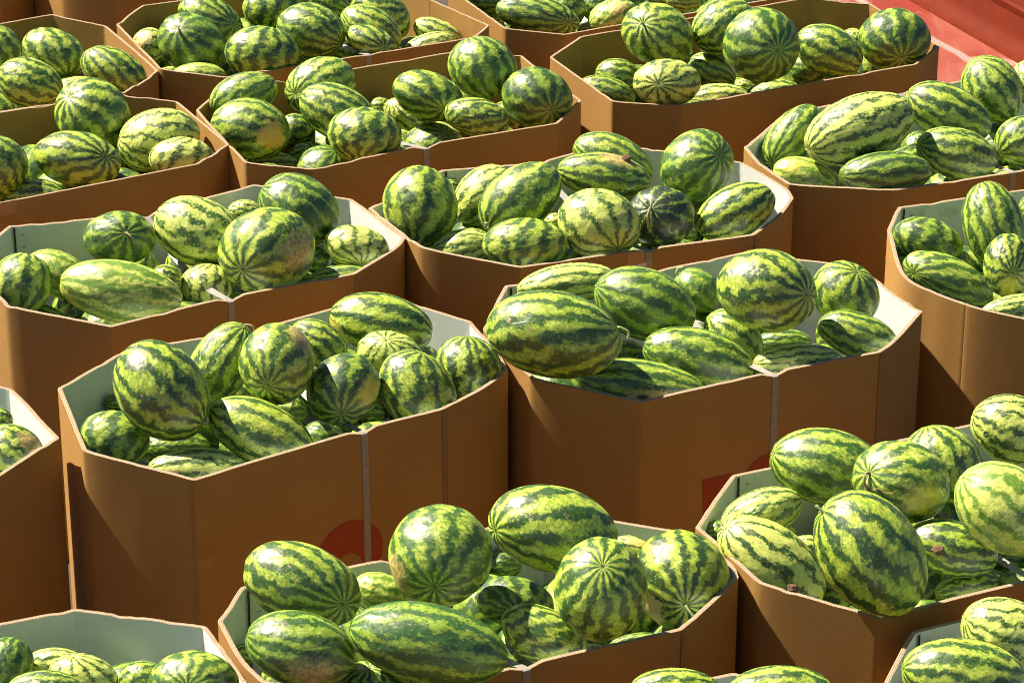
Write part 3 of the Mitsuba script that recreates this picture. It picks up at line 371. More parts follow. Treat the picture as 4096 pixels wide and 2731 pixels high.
 ((1.4778, 10.9632, 0.76), [1.0, 0.0, 0.0], 0.065, 0.065, [0.966, 0.233, -0.115], 1, None, 115, 'low', 'dark watermelon in shade below the longest one, upper right bin', []),
 ((1.287, 10.3678, 0.9201), [0.999, 0.023, 0.047], 0.1619, 0.0756, [0.967, 0.247, -0.066], 1, None, 116, '', 'dark green-banded watermelon along the front rim, upper right bin', []),
 ((1.0282, 10.5284, 0.8365), [0.966, -0.115, -0.232], 0.1149, 0.0679, [0.965, -0.147, -0.216], 6, (1, [-0.325, -0.536, 0.779]), 117, '', 'yellow pale watermelon in the left front corner, upper right bin', []),
 ((1.7398, 11.0038, 0.9765), [0.574, -0.363, -0.734], 0.1293, 0.1051, [0.549, -0.089, -0.831], 0, None, 118, '', 'tall watermelon at the back near the red steel, upper right bin', []),
 ((1.9066, 11.1082, 0.9637), [1.0, 0.0, 0.0], 0.0897, 0.0859, [-0.697, -0.513, 0.501], 2, None, 119, '', 'watermelon with thin dark radiating lines at the frame edge, upper right bin', []),
 ((1.8019, 10.6355, 0.93), [1.0, 0.0, 0.0], 0.0997, 0.0866, [0.846, 0.409, 0.343], 0, None, 120, '', 'watermelon cut by the right frame edge, in front, upper right bin', []),
 ((1.3859, 9.8886, 0.8836), [0.951, -0.137, -0.277], 0.1198, 0.0768, [0.339, 0.528, 0.779], 0, None, 121, '', 'watermelon with upright stripes at the left wall, right edge bin', []),
 ((1.4208, 9.6241, 0.8633), [0.906, -0.187, -0.379], 0.159, 0.0776, [-0.821, -0.529, 0.215], 0, None, 122, '', 'long watermelon with pale star pole at the left rim, right edge bin', []),
 ((1.5967, 9.8678, 0.95), [0.259, -0.428, -0.866], 0.1528, 0.1011, [0.259, -0.457, -0.851], 0, None, 123, '', 'tall watermelon standing on end at the back, right edge bin', []),
 ((1.5967, 9.5288, 0.9601), [0.0, 0.443, 0.896], 0.103, 0.08, [0.06, -0.976, 0.208], 0, (1, [-0.09, -0.863, -0.497]), 124, '', 'watermelon with yellow belly and star pole facing forward, right edge bin', []),
 ((1.5971, 9.3707, 0.8805), [0.978, 0.092, 0.186], 0.1067, 0.0465, [0.975, 0.016, 0.223], 2, None, 125, '', 'pale yellow watermelon low at the front rim, right edge bin', []),
 ((1.7675, 10.0464, 0.92), [1.0, 0.0, 0.0], 0.0651, 0.0651, [1.0, 0.028, -0.014], 0, None, 126, '', 'watermelon at the right frame edge, behind, right edge bin', []),
 ((1.2962, 9.9332, 0.7947), [1.0, 0.0, 0.0], 0.0449, 0.0449, [0.968, 0.225, -0.111], 1, None, 127, 'low', 'dark watermelon deep at the left wall, right edge bin', []),
 ((0.8911, 8.1158, 0.9914), [0.978, -0.092, -0.186], 0.1682, 0.1085, [-0.946, -0.064, 0.318], 0, None, 128, '', 'large oblong watermelon at the back left, lower right bin', []),
 ((1.0767, 7.931, 1.0449), [0.966, -0.115, -0.232], 0.138, 0.1133, [-0.716, -0.515, 0.471], 0, (1, [0.33, -0.944, 0.027]), 129, '', 'watermelon with a dry tendril across its front, lower right bin', [('dry_stem', [[0.9822, 7.8777, 1.0998], [0.9736, 7.8715, 1.1055], [0.9647, 7.8563, 1.0921], [0.9738, 7.854, 1.0669]]), ('tendril', [[0.9694, 7.8612, 1.0628], [0.982, 7.8497, 1.0628], [1.003, 7.8378, 1.0744], [1.0178, 7.8291, 1.0669], [1.0367, 7.8227, 1.0677], [1.0502, 7.8217, 1.0768]])]),
 ((1.2207, 8.1588, 0.98), [0.766, -0.285, -0.576], 0.1192, 0.1065, [0.34, -0.321, -0.884], 0, None, 130, '', 'watermelon behind the tendril one, lower right bin', []),
 ((0.6982, 7.9909, 0.9098), [0.94, 0.152, 0.307], 0.1201, 0.0688, [0.939, 0.18, 0.292], 2, None, 131, '', 'pale watermelon at the left wall, lower right bin', []),
 ((0.7187, 7.8119, 0.8512), [0.788, -0.273, -0.552], 0.1726, 0.1028, [0.746, 0.029, -0.665], 2, None, 132, '', 'pale-striped watermelon with soil clod at left rim, lower right bin', [('clod', [[0.7667, 7.7011, 0.8396]])]),
 ((0.9466, 7.4755, 1.0793), [0.574, -0.363, -0.734], 0.1814, 0.1343, [-0.791, 0.106, 0.603], 0, None, 133, '', 'largest watermelon in the centre, knob at upper left, lower right bin', [('stem', [[0.8202, 7.5048, 1.1885], [0.8108, 7.5061, 1.1957], [0.8033, 7.5102, 1.2019], [0.8025, 7.5134, 1.2029]])]),
 ((1.2077, 7.7909, 0.9144), [0.966, -0.115, -0.232], 0.1276, 0.0777, [0.965, -0.075, -0.251], 1, None, 134, '', 'dark-banded watermelon with a brown speck by the strap, lower right bin', [('clod', [[1.1616, 7.7237, 0.9475]])]),
 ((1.3418, 7.7398, 1.0671), [0.819, -0.254, -0.514], 0.1514, 0.1171, [0.805, -0.086, -0.587], 6, None, 135, '', 'large pale green watermelon above the strap at right, lower right bin', []),
 ((1.2625, 7.8026, 0.7796), [0.985, 0.077, 0.156], 0.0915, 0.0495, [0.981, 0.152, 0.118], 0, None, 136, '', 'low watermelon half in shade behind the front rim, lower right bin', []),
 ((1.4433, 8.3279, 1.0), [0.94, -0.152, -0.307], 0.1244, 0.0995, [0.939, -0.108, -0.328], 2, None, 137, '', 'mottled watermelon at the back right frame edge, lower right bin', []),
 ((0.8369, 8.0592, 0.76), [1.0, 0.0, 0.0], 0.0486, 0.0381, [0.999, 0.044, -0.022], 2, None, 138, 'low', 'yellow sliver of watermelon behind the largest one, lower right bin', []),
 ((0.9733, 7.6802, 0.76), [1.0, 0.0, 0.0], 0.055, 0.0265, [0.993, 0.103, -0.051], 2, None, 139, 'pile', '', []),
 ((0.9145, 7.9043, 0.7), [1.0, 0.0, 0.0], 0.0543, 0.0501, [0.995, 0.09, -0.044], 1, None, 140, 'low', 'dark watermelon under the largest one, lower right bin', []),
 ((0.5779, 8.0063, 0.8387), [1.0, 0.0, 0.0], 0.0377, 0.0377, [0.966, 0.231, -0.114], 1, None, 141, 'low', 'dark watermelon deep at the left wall, lower right bin', []),
 ((1.4304, 8.0699, 0.7), [1.0, 0.0, 0.0], 0.0594, 0.051, [0.992, 0.114, -0.056], 1, None, 142, 'low', 'dark watermelon under the strap at right, lower right bin', []),
 ((-1.3056, 7.2289, 0.9), [0.866, -0.222, -0.448], 0.0664, 0.0637, [0.327, 0.658, 0.678], 1, None, 143, '', 'dark watermelon at the left frame edge, bottom left corner bin', []),
 ((-1.1977, 7.2982, 0.85), [1.0, 0.0, 0.0], 0.08, 0.0421, [0.991, 0.119, -0.059], 2, None, 144, '', 'pale watermelon at the back below the white wall, bottom left corner bin', []),
 ((-1.106, 7.1783, 0.8774), [0.966, -0.115, -0.232], 0.0954, 0.0635, [-0.192, 0.013, 0.981], 2, None, 145, '', 'pale watermelon with its pole facing up, bottom left corner bin', []),
 ((-1.1917, 7.0708, 0.9161), [1.0, 0.0, 0.0], 0.0956, 0.0474, [0.994, 0.097, -0.048], 0, None, 146, '', 'low watermelon cut by the bottom edge, bottom left corner bin', []),
 ((-0.9521, 7.1633, 0.8868), [1.0, 0.0, 0.0], 0.0633, 0.048, [0.866, 0.223, 0.447], 0, None, 147, '', 'watermelon left of the rightmost one, bottom left corner bin', []),
 ((-0.8099, 7.0563, 0.94), [1.0, 0.0, 0.0], 0.1154, 0.0851, [-0.066, -0.884, 0.462], 0, None, 148, '', 'large pale watermelon with dark star at the bottom edge, bottom left corner bin', []),
 ((-1.4623, 8.4393, 0.8622), [0.819, -0.254, -0.514], 0.0969, 0.082, [0.807, -0.096, -0.583], 0, (3, [0.783, -0.343, 0.52]), 149, '', 'watermelon with dusty tan right side, left-edge sliver bin', []),
 ((-1.5209, 8.5643, 0.9), [1.0, 0.0, 0.0], 0.0441, 0.0419, [0.942, 0.3, -0.148], 0, None, 150, '', 'watermelon peeking in at the frame edge, left-edge sliver bin', []),
 ((1.1472, 7.026, 0.98), [0.99, -0.062, -0.125], 0.1618, 0.0971, [0.984, 0.039, -0.174], 0, None, 151, '', 'large front watermelon at the bottom edge, bottom right corner bin', []),
 ((1.279, 7.2344, 0.98), [0.94, -0.152, -0.307], 0.1251, 0.0904, [0.909, 0.082, -0.409], 2, None, 152, '', 'watermelon behind the large front one, bottom right corner bin', []),
 ((0.6678, 6.913, 1.0), [1.0, 0.0, 0.0], 0.1374, 0.0724, [1.0, 0.015, -0.007], 0, None, 153, '', 'right watermelon of the two peeking over the bottom edge, bin at bottom edge', []),
 ((0.4132, 7.0174, 0.95), [1.0, 0.0, 0.0], 0.113, 0.0535, [0.985, 0.156, -0.077], 0, None, 154, '', 'left watermelon of the two peeking over the bottom edge, bin at bottom edge', []),
 ((-1.9703, 11.6221, 0.88), [1.0, 0.0, 0.0], 0.1076, 0.1047, [0.633, -0.175, -0.755], 0, None, 155, '', 'leftmost watermelon cut by the frame, top-left brown bin', []),
 ((-1.7247, 11.5116, 0.92), [0.906, -0.187, -0.379], 0.1279, 0.0897, [0.338, -0.74, -0.581], 0, None, 156, '', 'watermelon at the back with its dark pole facing down, top-left brown bin', []),
 ((-1.7764, 11.2029, 0.92), [0.94, -0.152, -0.307], 0.125, 0.0921, [0.938, -0.204, -0.28], 0, None, 157, '', 'broad mottled watermelon lying at the front left, top-left brown bin', []),
 ((-1.4821, 11.3615, 0.9043), [0.906, -0.187, -0.379], 0.1304, 0.0832, [0.565, -0.203, -0.8], 0, None, 158, '', 'watermelon leaning against the sunlit right wall, top-left brown bin', []),
 ((-1.6532, 11.3923, 0.7963), [0.966, 0.115, 0.232], 0.1145, 0.0698, [0.948, 0.285, 0.143], 2, None, 159, '', 'pale watermelon at the front, half hidden behind a round one, top-left brown bin', []),
 ((-1.6075, 11.6469, 0.84), [1.0, 0.0, 0.0], 0.0341, 0.0341, [0.981, 0.172, -0.085], 1, None, 160, 'pile', '', []),
 ((-1.5118, 10.9118, 0.9155), [0.766, -0.285, -0.576], 0.1421, 0.1287, [-0.558, -0.482, 0.676], 0, None, 161, '', 'big round watermelon with pale starburst, topmost, brown bin at left edge', []),
 ((-1.7947, 10.4451, 0.9092), [1.0, 0.0, 0.0], 0.1128, 0.1087, [0.496, -0.261, -0.828], 0, None, 162, '', 'round watermelon cut by the left frame edge, brown bin at left edge', []),
 ((-1.5188, 10.5107, 0.9121), [0.985, -0.077, -0.156], 0.1534, 0.0978, [0.71, -0.569, 0.415], 0, None, 163, '', 'long striped watermelon with its pole facing right, brown bin at left edge', []),
 ((-1.2679, 10.7955, 0.8668), [0.966, 0.115, 0.232], 0.1518, 0.1108, [0.944, 0.213, -0.253], 2, None, 164, '', 'large yellowish pale watermelon near the right wall, brown bin at left edge', []),
 ((-1.1651, 10.6164, 0.8726), [1.0, 0.0, 0.0], 0.1166, 0.0746, [0.34, 0.507, 0.792], 2, None, 165, '', 'pale striped watermelon at the front right corner, brown bin at left edge', []),
 ((-1.6555, 10.4107, 0.8085), [1.0, 0.0, 0.0], 0.1088, 0.0673, [0.998, -0.058, 0.029], 0, None, 166, '', 'low watermelon behind the front rim at left, brown bin at left edge', []),
 ((-1.3418, 10.8072, 0.6923), [1.0, 0.0, 0.0], 0.0966, 0.0601, [0.995, 0.087, -0.043], 2, None, 167, '', 'low pale watermelon barely over the front rim, brown bin at left edge', []),
 ((-1.4347, 10.8177, 0.781), [1.0, 0.0, 0.0], 0.0428, 0.0428, [1.0, 0.014, -0.007], 1, None, 168, 'low', 'dark watermelon deep in the central gap, brown bin at left edge', []),
 ((-1.3913, 11.7622, 0.85), [1.0, 0.0, 0.0], 0.0716, 0.0716, [0.997, -0.068, 0.034], 2, (2, [-0.4, -0.562, 0.724]), 169, '', 'very pale watermelon at the left wall, brown bin left of top centre', []),
 ((-1.2127, 11.5903, 0.9255), [0.866, -0.222, -0.448], 0.1365, 0.1116, [-0.293, -0.618, 0.729], 1, None, 170, '', 'dark round watermelon with a brown stem on top, brown bin left of top centre', [('dry_stem', [[-1.2531, 11.5272, 1.0077], [-1.2567, 11.5198, 1.0164], [-1.2514, 11.4964, 1.0121], [-1.238, 11.4901, 0.9876]])]),
 ((-1.1589, 11.7967, 0.9344), [0.819, -0.254, -0.514], 0.1402, 0.0944, [0.762, -0.559, 0.327], 0, None, 171, '', 'watermelon at the back whose stripes meet at right, brown bin left of top centre', []),
 ((-0.9184, 11.934, 0.95), [0.985, 0.077, 0.156], 0.1317, 0.0895, [0.174, 0.41, 0.895], 0, None, 172, '', 'watermelon cut by the top frame edge, at back centre, brown bin left of top centre', []),
 ((-0.7629, 11.6754, 0.9441), [0.966, -0.115, -0.232], 0.1338, 0.1038, [0.858, -0.45, -0.248], 0, None, 173, '', 'large glossy watermelon right of centre, brown bin left of top centre', []),
 ((-0.9389, 11.5017, 0.922), [0.996, -0.039, -0.078], 0.1446, 0.102, [0.259, 0.442, 0.859], 0, None, 174, '', 'broad pale-striped watermelon at the front centre, brown bin left of top centre', []),
 ((-1.1765, 11.4308, 0.8559), [1.0, 0.0, 0.0], 0.105, 0.0531, [1.0, -0.014, 0.007], 6, None, 175, '', 'very pale watermelon just over the front rim, brown bin left of top centre', []),
 ((-0.7261, 12.1015, 0.9), [0.906, -0.187, -0.379], 0.0966, 0.0644, [0.906, -0.204, -0.37], 0, None, 176, '', 'watermelon at the back, cut by the top edge, brown bin left of top centre', []),
 ((-0.5431, 11.8042, 0.9011), [0.866, -0.222, -0.448], 0.1289, 0.0848, [0.842, -0.006, -0.539], 0, None, 177, '', 'elongated watermelon above a smaller one at right, brown bin left of top centre', []),
 ((-0.5125, 11.9881, 0.899), [0.819, -0.254, -0.514], 0.1289, 0.0871, [0.933, -0.014, 0.361], 0, None, 178, '', 'watermelon against the back right wall with a stem tip, brown bin left of top centre', []),
 ((-0.5339, 11.645, 0.9105), [0.906, -0.187, -0.379], 0.1048, 0.0595, [0.482, -0.864, 0.145], 0, None, 179, '', 'smaller shaded watermelon with a star pole at right, brown bin left of top centre', []),
 ((-0.2831, 11.9509, 0.8235), [0.906, -0.187, -0.379], 0.1074, 0.0581, [0.898, -0.067, -0.434], 2, None, 180, '', 'pale watermelon at the right corner, behind another, brown bin left of top centre', []),
 ((-0.3238, 11.8237, 0.82), [0.951, 0.137, 0.277], 0.1122, 0.0547, [0.933, 0.309, 0.185], 2, None, 181, '', 'pale watermelon lying low at the right corner, brown bin left of top centre', []),
 ((-0.6432, 11.8781, 0.8052), [1.0, 0.0, 0.0], 0.0636, 0.0636, [0.973, 0.206, -0.102], 1, None, 182, 'low', 'dark watermelon in shade beside the strap, brown bin left of top centre', []),
 ((0.0998, 11.9539, 0.9026), [0.978, -0.092, -0.186], 0.1651, 0.0753, [0.728, -0.681, 0.075], 0, None, 183, '', 'long glossy watermelon lying along the front rim, bin cut by top edge', []),
 ((-0.096, 12.2108, 0.8719), [1.0, 0.0, 0.0], 0.1122, 0.059, [0.996, 0.083, -0.041], 0, None, 184, '', 'watermelon cut by the top edge at left, bin cut by top edge', []),
 ((0.2151, 12.0952, 0.8775), [1.0, 0.0, 0.0], 0.0761, 0.0761, [0.979, 0.184, -0.091], 1, None, 185, '', 'dark watermelon behind the long glossy one, bin cut by top edge', []),
 ((0.3387, 12.229, 0.84), [1.0, 0.0, 0.0], 0.068, 0.0651, [0.997, 0.064, -0.032], 1, None, 186, '', 'dark watermelon left of the pale yellow one, bin cut by top edge', []),
 ((0.3956, 12.0507, 0.86), [0.94, 0.152, 0.307], 0.1004, 0.0701, [0.936, 0.23, 0.266], 6, (2, [-0.045, -0.607, 0.793]), 187, '', 'pale yellow watermelon near the front rim, bin cut by top edge', []),
 ((0.3012, 12.1054, 0.78), [1.0, 0.0, 0.0], 0.0441, 0.0353, [0.954, 0.267, -0.132], 2, None, 188, '', 'small pale watermelon low behind the rim, bin cut by top edge', []),
 ((0.5837, 12.1725, 0.8986), [1.0, 0.0, 0.0], 0.0529, 0.0382, [0.989, 0.135, -0.067], 0, None, 189, '', 'watermelon by the strap at the top edge, bin cut by top edge', []),
 ((0.6721, 12.1143, 0.9015), [1.0, 0.0, 0.0], 0.0674, 0.0363, [0.985, 0.156, -0.077], 0, None, 190, '', 'watermelon at the right end of the top edge, bin cut by top edge', []),
 ((-0.0727, 12.2296, 0.78), [1.0, 0.0, 0.0], 0.0445, 0.0237, [0.999, 0.029, -0.014], 2, None, 191, '', 'low pale watermelon at the left behind the rim, bin cut by top edge', []),
 ((-2.5285, 11.1262, 0.73), [0.59, 0.166, 0.79], 0.1109, 0.1046, [0.59, 0.166, 0.79], 1, None, 401, 'pile', '', []),
 ((-2.3107, 11.0953, 0.73), [0.382, -0.895, -0.228], 0.1182, 0.1115, [0.382, -0.895, -0.228], 0, None, 402, 'pile', '', []),
 ((-2.0575, 11.1085, 0.73), [-0.097, 0.995, 0.04], 0.1247, 0.1176, [-0.097, 0.995, 0.04], 1, None, 403, 'pile', '', []),
 ((-2.4067, 11.3081, 0.73), [0.815, 0.491, 0.308], 0.1074, 0.1013, [0.815, 0.491, 0.308], 1, None, 404, 'pile', '', []),
 ((-2.1726, 11.3259, 0.73), [-0.02, 0.309, 0.951], 0.1096, 0.1034, [-0.02, 0.309, 0.951], 0, None, 405, 'pile', '', []),
 ((-1.9497, 11.2996, 0.73), [0.688, -0.719, -0.099], 0.1168, 0.1102, [0.688, -0.719, -0.099], 0, None, 406, 'fill', 'half-hidden watermelon, deep at the front far left, top-left brown bin', []),
 ((-2.2816, 11.5283, 0.73), [0.958, -0.278, -0.068], 0.1154, 0.1089, [0.958, -0.278, -0.068], 1, None, 408, 'pile', '', []),
 ((-2.0451, 11.5207, 0.71), [-0.629, 0.681, -0.376], 0.119, 0.1123, [-0.629, 0.681, -0.376], 0, None, 409, 'pile', '', []),
 ((-1.821, 11.5121, 0.72), [0.075, 0.67, 0.739], 0.1245, 0.1174, [0.075, 0.67, 0.739], 1, None, 410, 'fill', 'half-hidden watermelon, deep at the front left, top-left brown bin', []),
 ((-1.9211, 11.7496, 0.72), [0.357, 0.71, -0.607], 0.1157, 0.1091, [0.357, 0.71, -0.607], 1, None, 412, 'pile', '', []),
 ((-1.687, 11.7293, 0.73), [-0.003, -0.97, 0.244], 0.1088, 0.1026, [-0.003, -0.97, 0.244], 1, None, 413, 'pile', '', []),
 ((-2.1931, 10.3502, 0.73), [-0.568, 0.344, 0.748], 0.1063, 0.1003, [-0.568, 0.344, 0.748], 1, None, 414, 'pile', '', []),
 ((-1.9625, 10.382, 0.73), [0.147, 0.634, 0.759], 0.1161, 0.1095, [0.147, 0.634, 0.759], 0, None, 415, 'pile', '', []),
 ((-2.068, 10.5654, 0.73), [0.347, -0.932, 0.106], 0.1224, 0.1154, [0.347, -0.932, 0.106], 1, None, 417, 'pile', '', []),
 ((-1.8619, 10.583, 0.73), [0.034, -0.113, -0.993], 0.12, 0.1132, [0.034, -0.113, -0.993], 1, None, 418, 'fill', 'half-hidden watermelon, deep at the front far left, brown bin at left edge', []),
 ((-1.6006, 10.5892, 0.71), [-0.064, 0.881, 0.469], 0.1212, 0.1144, [-0.064, 0.881, 0.469], 0, None, 419, 'fill', 'half-hidden watermelon, deep at the front left, brown bin at left edge', []),
 ((-1.383, 10.583, 0.73), [0.455, 0.889, -0.041], 0.1158, 0.1092, [0.455, 0.889, -0.041], 1, None, 420, 'fill', 'half-hidden watermelon, deep at the front middle, brown bin at left edge', []),
 ((-1.9686, 10.7732, 0.73), [-0.816, -0.537, -0.214], 0.1168, 0.1102, [-0.816, -0.537, -0.214], 0, None, 421, 'pile', '', []),
 ((-1.7205, 10.7897, 0.73), [0.027, -0.991, -0.133], 0.1175, 0.1108, [0.027, -0.991, -0.133], 1, None, 422, 'fill', 'half-hidden watermelon, deep at the centre far left, brown bin at left edge', []),
 ((-1.0604, 11.6375, 0.73), [0.818, 0.363, 0.446], 0.1104, 0.1042, [0.818, 0.363, 0.446], 1, None, 425, 'fill', 'half-hidden watermelon, deep at the front left, brown bin left of top centre', []),
 ((-0.8328, 11.6377, 0.73), [0.337, 0.825, 0.454], 0.1158, 0.1092, [0.337, 0.825, 0.454], 0, None, 426, 'fill', 'half-hidden watermelon, deep at the front middle, brown bin left of top centre', []),
 ((-1.1847, 11.8542, 0.72), [0.022, 0.54, -0.841], 0.124, 0.1169, [0.022, 0.54, -0.841], 0, None, 427, 'pile', '', []),
 ((-0.6789, 11.8648, 0.64), [-0.636, 0.442, -0.632], 0.1247, 0.1176, [-0.636, 0.442, -0.632], 1, None, 429, 'pile', '', []),
 ((-0.4769, 11.8516, 0.71), [-0.51, 0.86, -0.039], 0.1135, 0.1071, [-0.51, 0.86, -0.039], 1, None, 430, 'pile', '', []),
 ((-1.0469, 12.0767, 0.73), [0.674, -0.55, -0.492], 0.113, 0.1066, [0.674, -0.55, -0.492], 0, None, 431, 'fill', 'half-hidden watermelon, deep at the centre left, brown bin left of top centre', []),
 ((-0.8349, 12.0753, 0.73), [-0.129, 0.958, -0.257], 0.1142, 0.1077, [-0.129, 0.958, -0.257], 1, None, 432, 'pile', '', []),
 ((-0.6816, 10.7843, 0.73), [0.462, -0.125, 0.878], 0.1138, 0.1073, [0.462, -0.125, 0.878], 1, None, 434, 'fill', 'half-hidden watermelon, deep at the front left, upper-left strapped brown bin', []),
 ((-0.4266, 10.7776, 0.73), [-0.325, 0.146, 0.934], 0.1172, 0.1106, [-0.325, 0.146, 0.934], 1, None, 435, 'pile', '', []),
 ((-0.5468, 10.9956, 0.73), [-1.0, -0.007, 0.014], 0.1064, 0.1004, [-1.0, -0.007, 0.014], 0, None, 437, 'pile', '', []),
 ((-0.2942, 10.9786, 0.73), [0.485, -0.361, 0.797], 0.1241, 0.117, [0.485, -0.361, 0.797], 1, None, 438, 'fill', 'half-hidden watermelon, deep at the front right, upper-left strapped brown bin', []),
 ((-0.0574, 10.9984, 0.73), [0.306, -0.946, 0.109], 0.1126, 0.1062, [0.306, -0.946, 0.109], 0, None, 439, 'pile', '', []),
 ((-0.6567, 11.1787, 0.65), [0.411, -0.242, -0.879], 0.121, 0.1141, [0.411, -0.242, -0.879], 0, None, 440, 'pile', '', []),
 ((-0.4295, 11.1986, 0.6), [-0.283, 0.094, 0.954], 0.1103, 0.104, [-0.283, 0.094, 0.954], 0, None, 441, 'pile', '', []),
 ((-0.1784, 11.1969, 0.58), [0.411, -0.329, -0.85], 0.1158, 0.1092, [0.411, -0.329, -0.85], 1, None, 442, 'pile', '', []),
 ((0.6154, 11.3494, 0.7), [0.857, 0.51, -0.072], 0.1142, 0.1077, [0.857, 0.51, -0.072], 1, None, 444, 'pile', '', []),
 ((0.4844, 11.5854, 0.73), [-0.257, 0.026, 0.966], 0.1093, 0.1031, [-0.257, 0.026, 0.966], 1, None, 446, 'fill', 'half-hidden watermelon, deep at the front left, brown bin beside red steel', []),
 ((0.9766, 11.5684, 0.66), [-0.541, -0.267, -0.797], 0.1188, 0.112, [-0.541, -0.267, -0.797], 1, None, 448, 'pile', '', []),
 ((0.8635, 11.7921, 0.59), [-0.887, -0.088, -0.453], 0.1138, 0.1074, [-0.887, -0.088, -0.453], 0, None, 450, 'fill', 'half-hidden watermelon, deep at the front middle, brown bin beside red steel', []),
 ((1.0977, 11.7701, 0.72), [-0.995, 0.089, 0.045], 0.1149, 0.1084, [-0.995, 0.089, 0.045], 0, None, 451, 'pile', '', []),
 ((1.3499, 11.7813, 0.71), [-0.243, 0.414, 0.877], 0.1132, 0.1068, [-0.243, 0.414, 0.877], 0, None, 452, 'fill', 'half-hidden watermelon, deep at the front right, brown bin beside red steel', []),
 ((1.2325, 11.988, 0.73), [-0.651, -0.225, -0.725], 0.1137, 0.1072, [-0.651, -0.225, -0.725], 1, None, 453, 'pile', '', []),
 ((0.2027, 12.0672, 0.7), [0.401, 0.218, -0.89], 0.1074, 0.1013, [0.401, 0.218, -0.89], 1, None, 454, 'pile', '', []),
 ((0.0954, 12.281, 0.73), [0.591, 0.649, -0.479], 0.1187, 0.1119, [0.591, 0.649, -0.479], 1, None, 456, 'fill', 'half-hidden watermelon, deep at the front left, bin cut by top edge', []),
 ((0.3361, 12.3067, 0.69), [-0.932, 0.087, -0.351], 0.115, 0.1085, [-0.932, 0.087, -0.351], 1, None, 457, 'fill', 'half-hidden watermelon, deep at the front middle, bin cut by top edge', []),
 ((0.5836, 12.306, 0.73), [0.314, 0.862, -0.398], 0.1135, 0.1071, [0.314, 0.862, -0.398], 1, None, 458, 'pile', '', []),
 ((0.83, 12.28, 0.73), [0.237, -0.538, 0.809], 0.1188, 0.1121, [0.237, -0.538, 0.809], 1, None, 459, 'fill', 'half-hidden watermelon, deep at the front right, bin cut by top edge', []),
 ((0.2393, 12.5188, 0.73), [-0.948, 0.27, 0.168], 0.1212, 0.1144, [-0.948, 0.27, 0.168], 1, None, 460, 'pile', '', []),
 ((0.4532, 12.4861, 0.73), [0.982, 0.136, 0.132], 0.1112, 0.1049, [0.982, 0.136, 0.132], 1, None, 461, 'fill', 'half-hidden watermelon, deep at the back middle, bin cut by top edge', []),
 ((0.6847, 12.487, 0.73), [-0.593, 0.803, -0.065], 0.1125, 0.1061, [-0.593, 0.803, -0.065], 1, None, 462, 'fill', 'half-hidden watermelon, deep at the back right, bin cut by top edge', []),
 ((0.9466, 12.4873, 0.73), [0.893, 0.256, 0.369], 0.1185, 0.1118, [0.893, 0.256, 0.369], 0, None, 463, 'fill', 'half-hidden watermelon, deep at the back far right, bin cut by top edge', []),
 ((0.8117, 12.7016, 0.73), [-0.187, 0.017, -0.982], 0.1189, 0.1122, [-0.187, 0.017, -0.982], 0, None, 464, 'pile', '', []),
 ((1.5512, 10.602, 0.7), [-0.023, 0.853, -0.521], 0.1226, 0.1157, [-0.023, 0.853, -0.521], 0, None, 467, 'fill', 'half-hidden watermelon, deep at the front right, upper right bin', []),
 ((1.758, 10.6002, 0.73), [-0.99, 0.041, -0.133], 0.1152, 0.1087, [-0.99, 0.041, -0.133], 0, None, 468, 'fill', 'half-hidden watermelon, deep at the front far right, upper right bin', []),
 ((1.1643, 10.8049, 0.73), [0.724, 0.068, -0.687], 0.1088, 0.1027, [0.724, 0.068, -0.687], 1, None, 469, 'fill', 'half-hidden watermelon, deep at the front left, upper right bin', []),
 ((1.4238, 10.7873, 0.73), [-0.668, -0.215, -0.712], 0.11, 0.1038, [-0.668, -0.215, -0.712], 1, None, 470, 'fill', 'half-hidden watermelon, deep at the front middle, upper right bin', []),
 ((1.6574, 10.8251, 0.73), [0.65, -0.759, 0.041], 0.119, 0.1123, [0.65, -0.759, 0.041], 1, None, 471, 'pile', '', []),
 ((1.8857, 10.8042, 0.73), [0.265, -0.875, -0.404], 0.1224, 0.1154, [0.265, -0.875, -0.404], 1, None, 472, 'pile', '', []),
 ((1.7898, 11.0059, 0.73), [0.718, -0.628, -0.299], 0.1231, 0.1162, [0.718, -0.628, -0.299], 1, None, 474, 'fill', 'half-hidden watermelon, deep at the centre far right, upper right bin', []),
 ((1.7203, 9.4931, 0.73), [0.571, -0.258, 0.78], 0.1181, 0.1114, [0.571, -0.258, 0.78], 1, None, 475, 'pile', '', []),
 ((1.9641, 9.5114, 0.73), [-0.558, -0.826, 0.078], 0.1118, 0.1054, [-0.558, -0.826, 0.078], 1, None, 476, 'pile', '', []),
 ((1.6213, 9.7215, 0.73), [-0.926, 0.376, 0.008], 0.1172, 0.1106, [-0.926, 0.376, 0.008], 0, None, 477, 'fill', 'half-hidden watermelon, deep at the front far right, right edge bin', []),
 ((1.8655, 9.7224, 0.73), [-0.66, 0.7, -0.272], 0.1134, 0.107, [-0.66, 0.7, -0.272], 0, None, 478, 'pile', '', []),
 ((2.1013, 9.6963, 0.73), [0.411, -0.218, -0.885], 0.1143, 0.1078, [0.411, -0.218, -0.885], 1, None, 479, 'pile', '', []),
 ((2.3116, 9.6922, 0.73), [-0.587, 0.666, -0.46], 0.1182, 0.1115, [-0.587, 0.666, -0.46], 0, None, 480, 'pile', '', []),
 ((1.5064, 9.9285, 0.72), [0.178, 0.983, 0.032], 0.1222, 0.1153, [0.178, 0.983, 0.032], 0, None, 481, 'fill', 'half-hidden watermelon, deep at the front middle, right edge bin', []),
 ((1.7437, 9.9252, 0.73), [-0.722, -0.689, 0.066], 0.1136, 0.1072, [-0.722, -0.689, 0.066], 1, None, 482, 'pile', '', []),
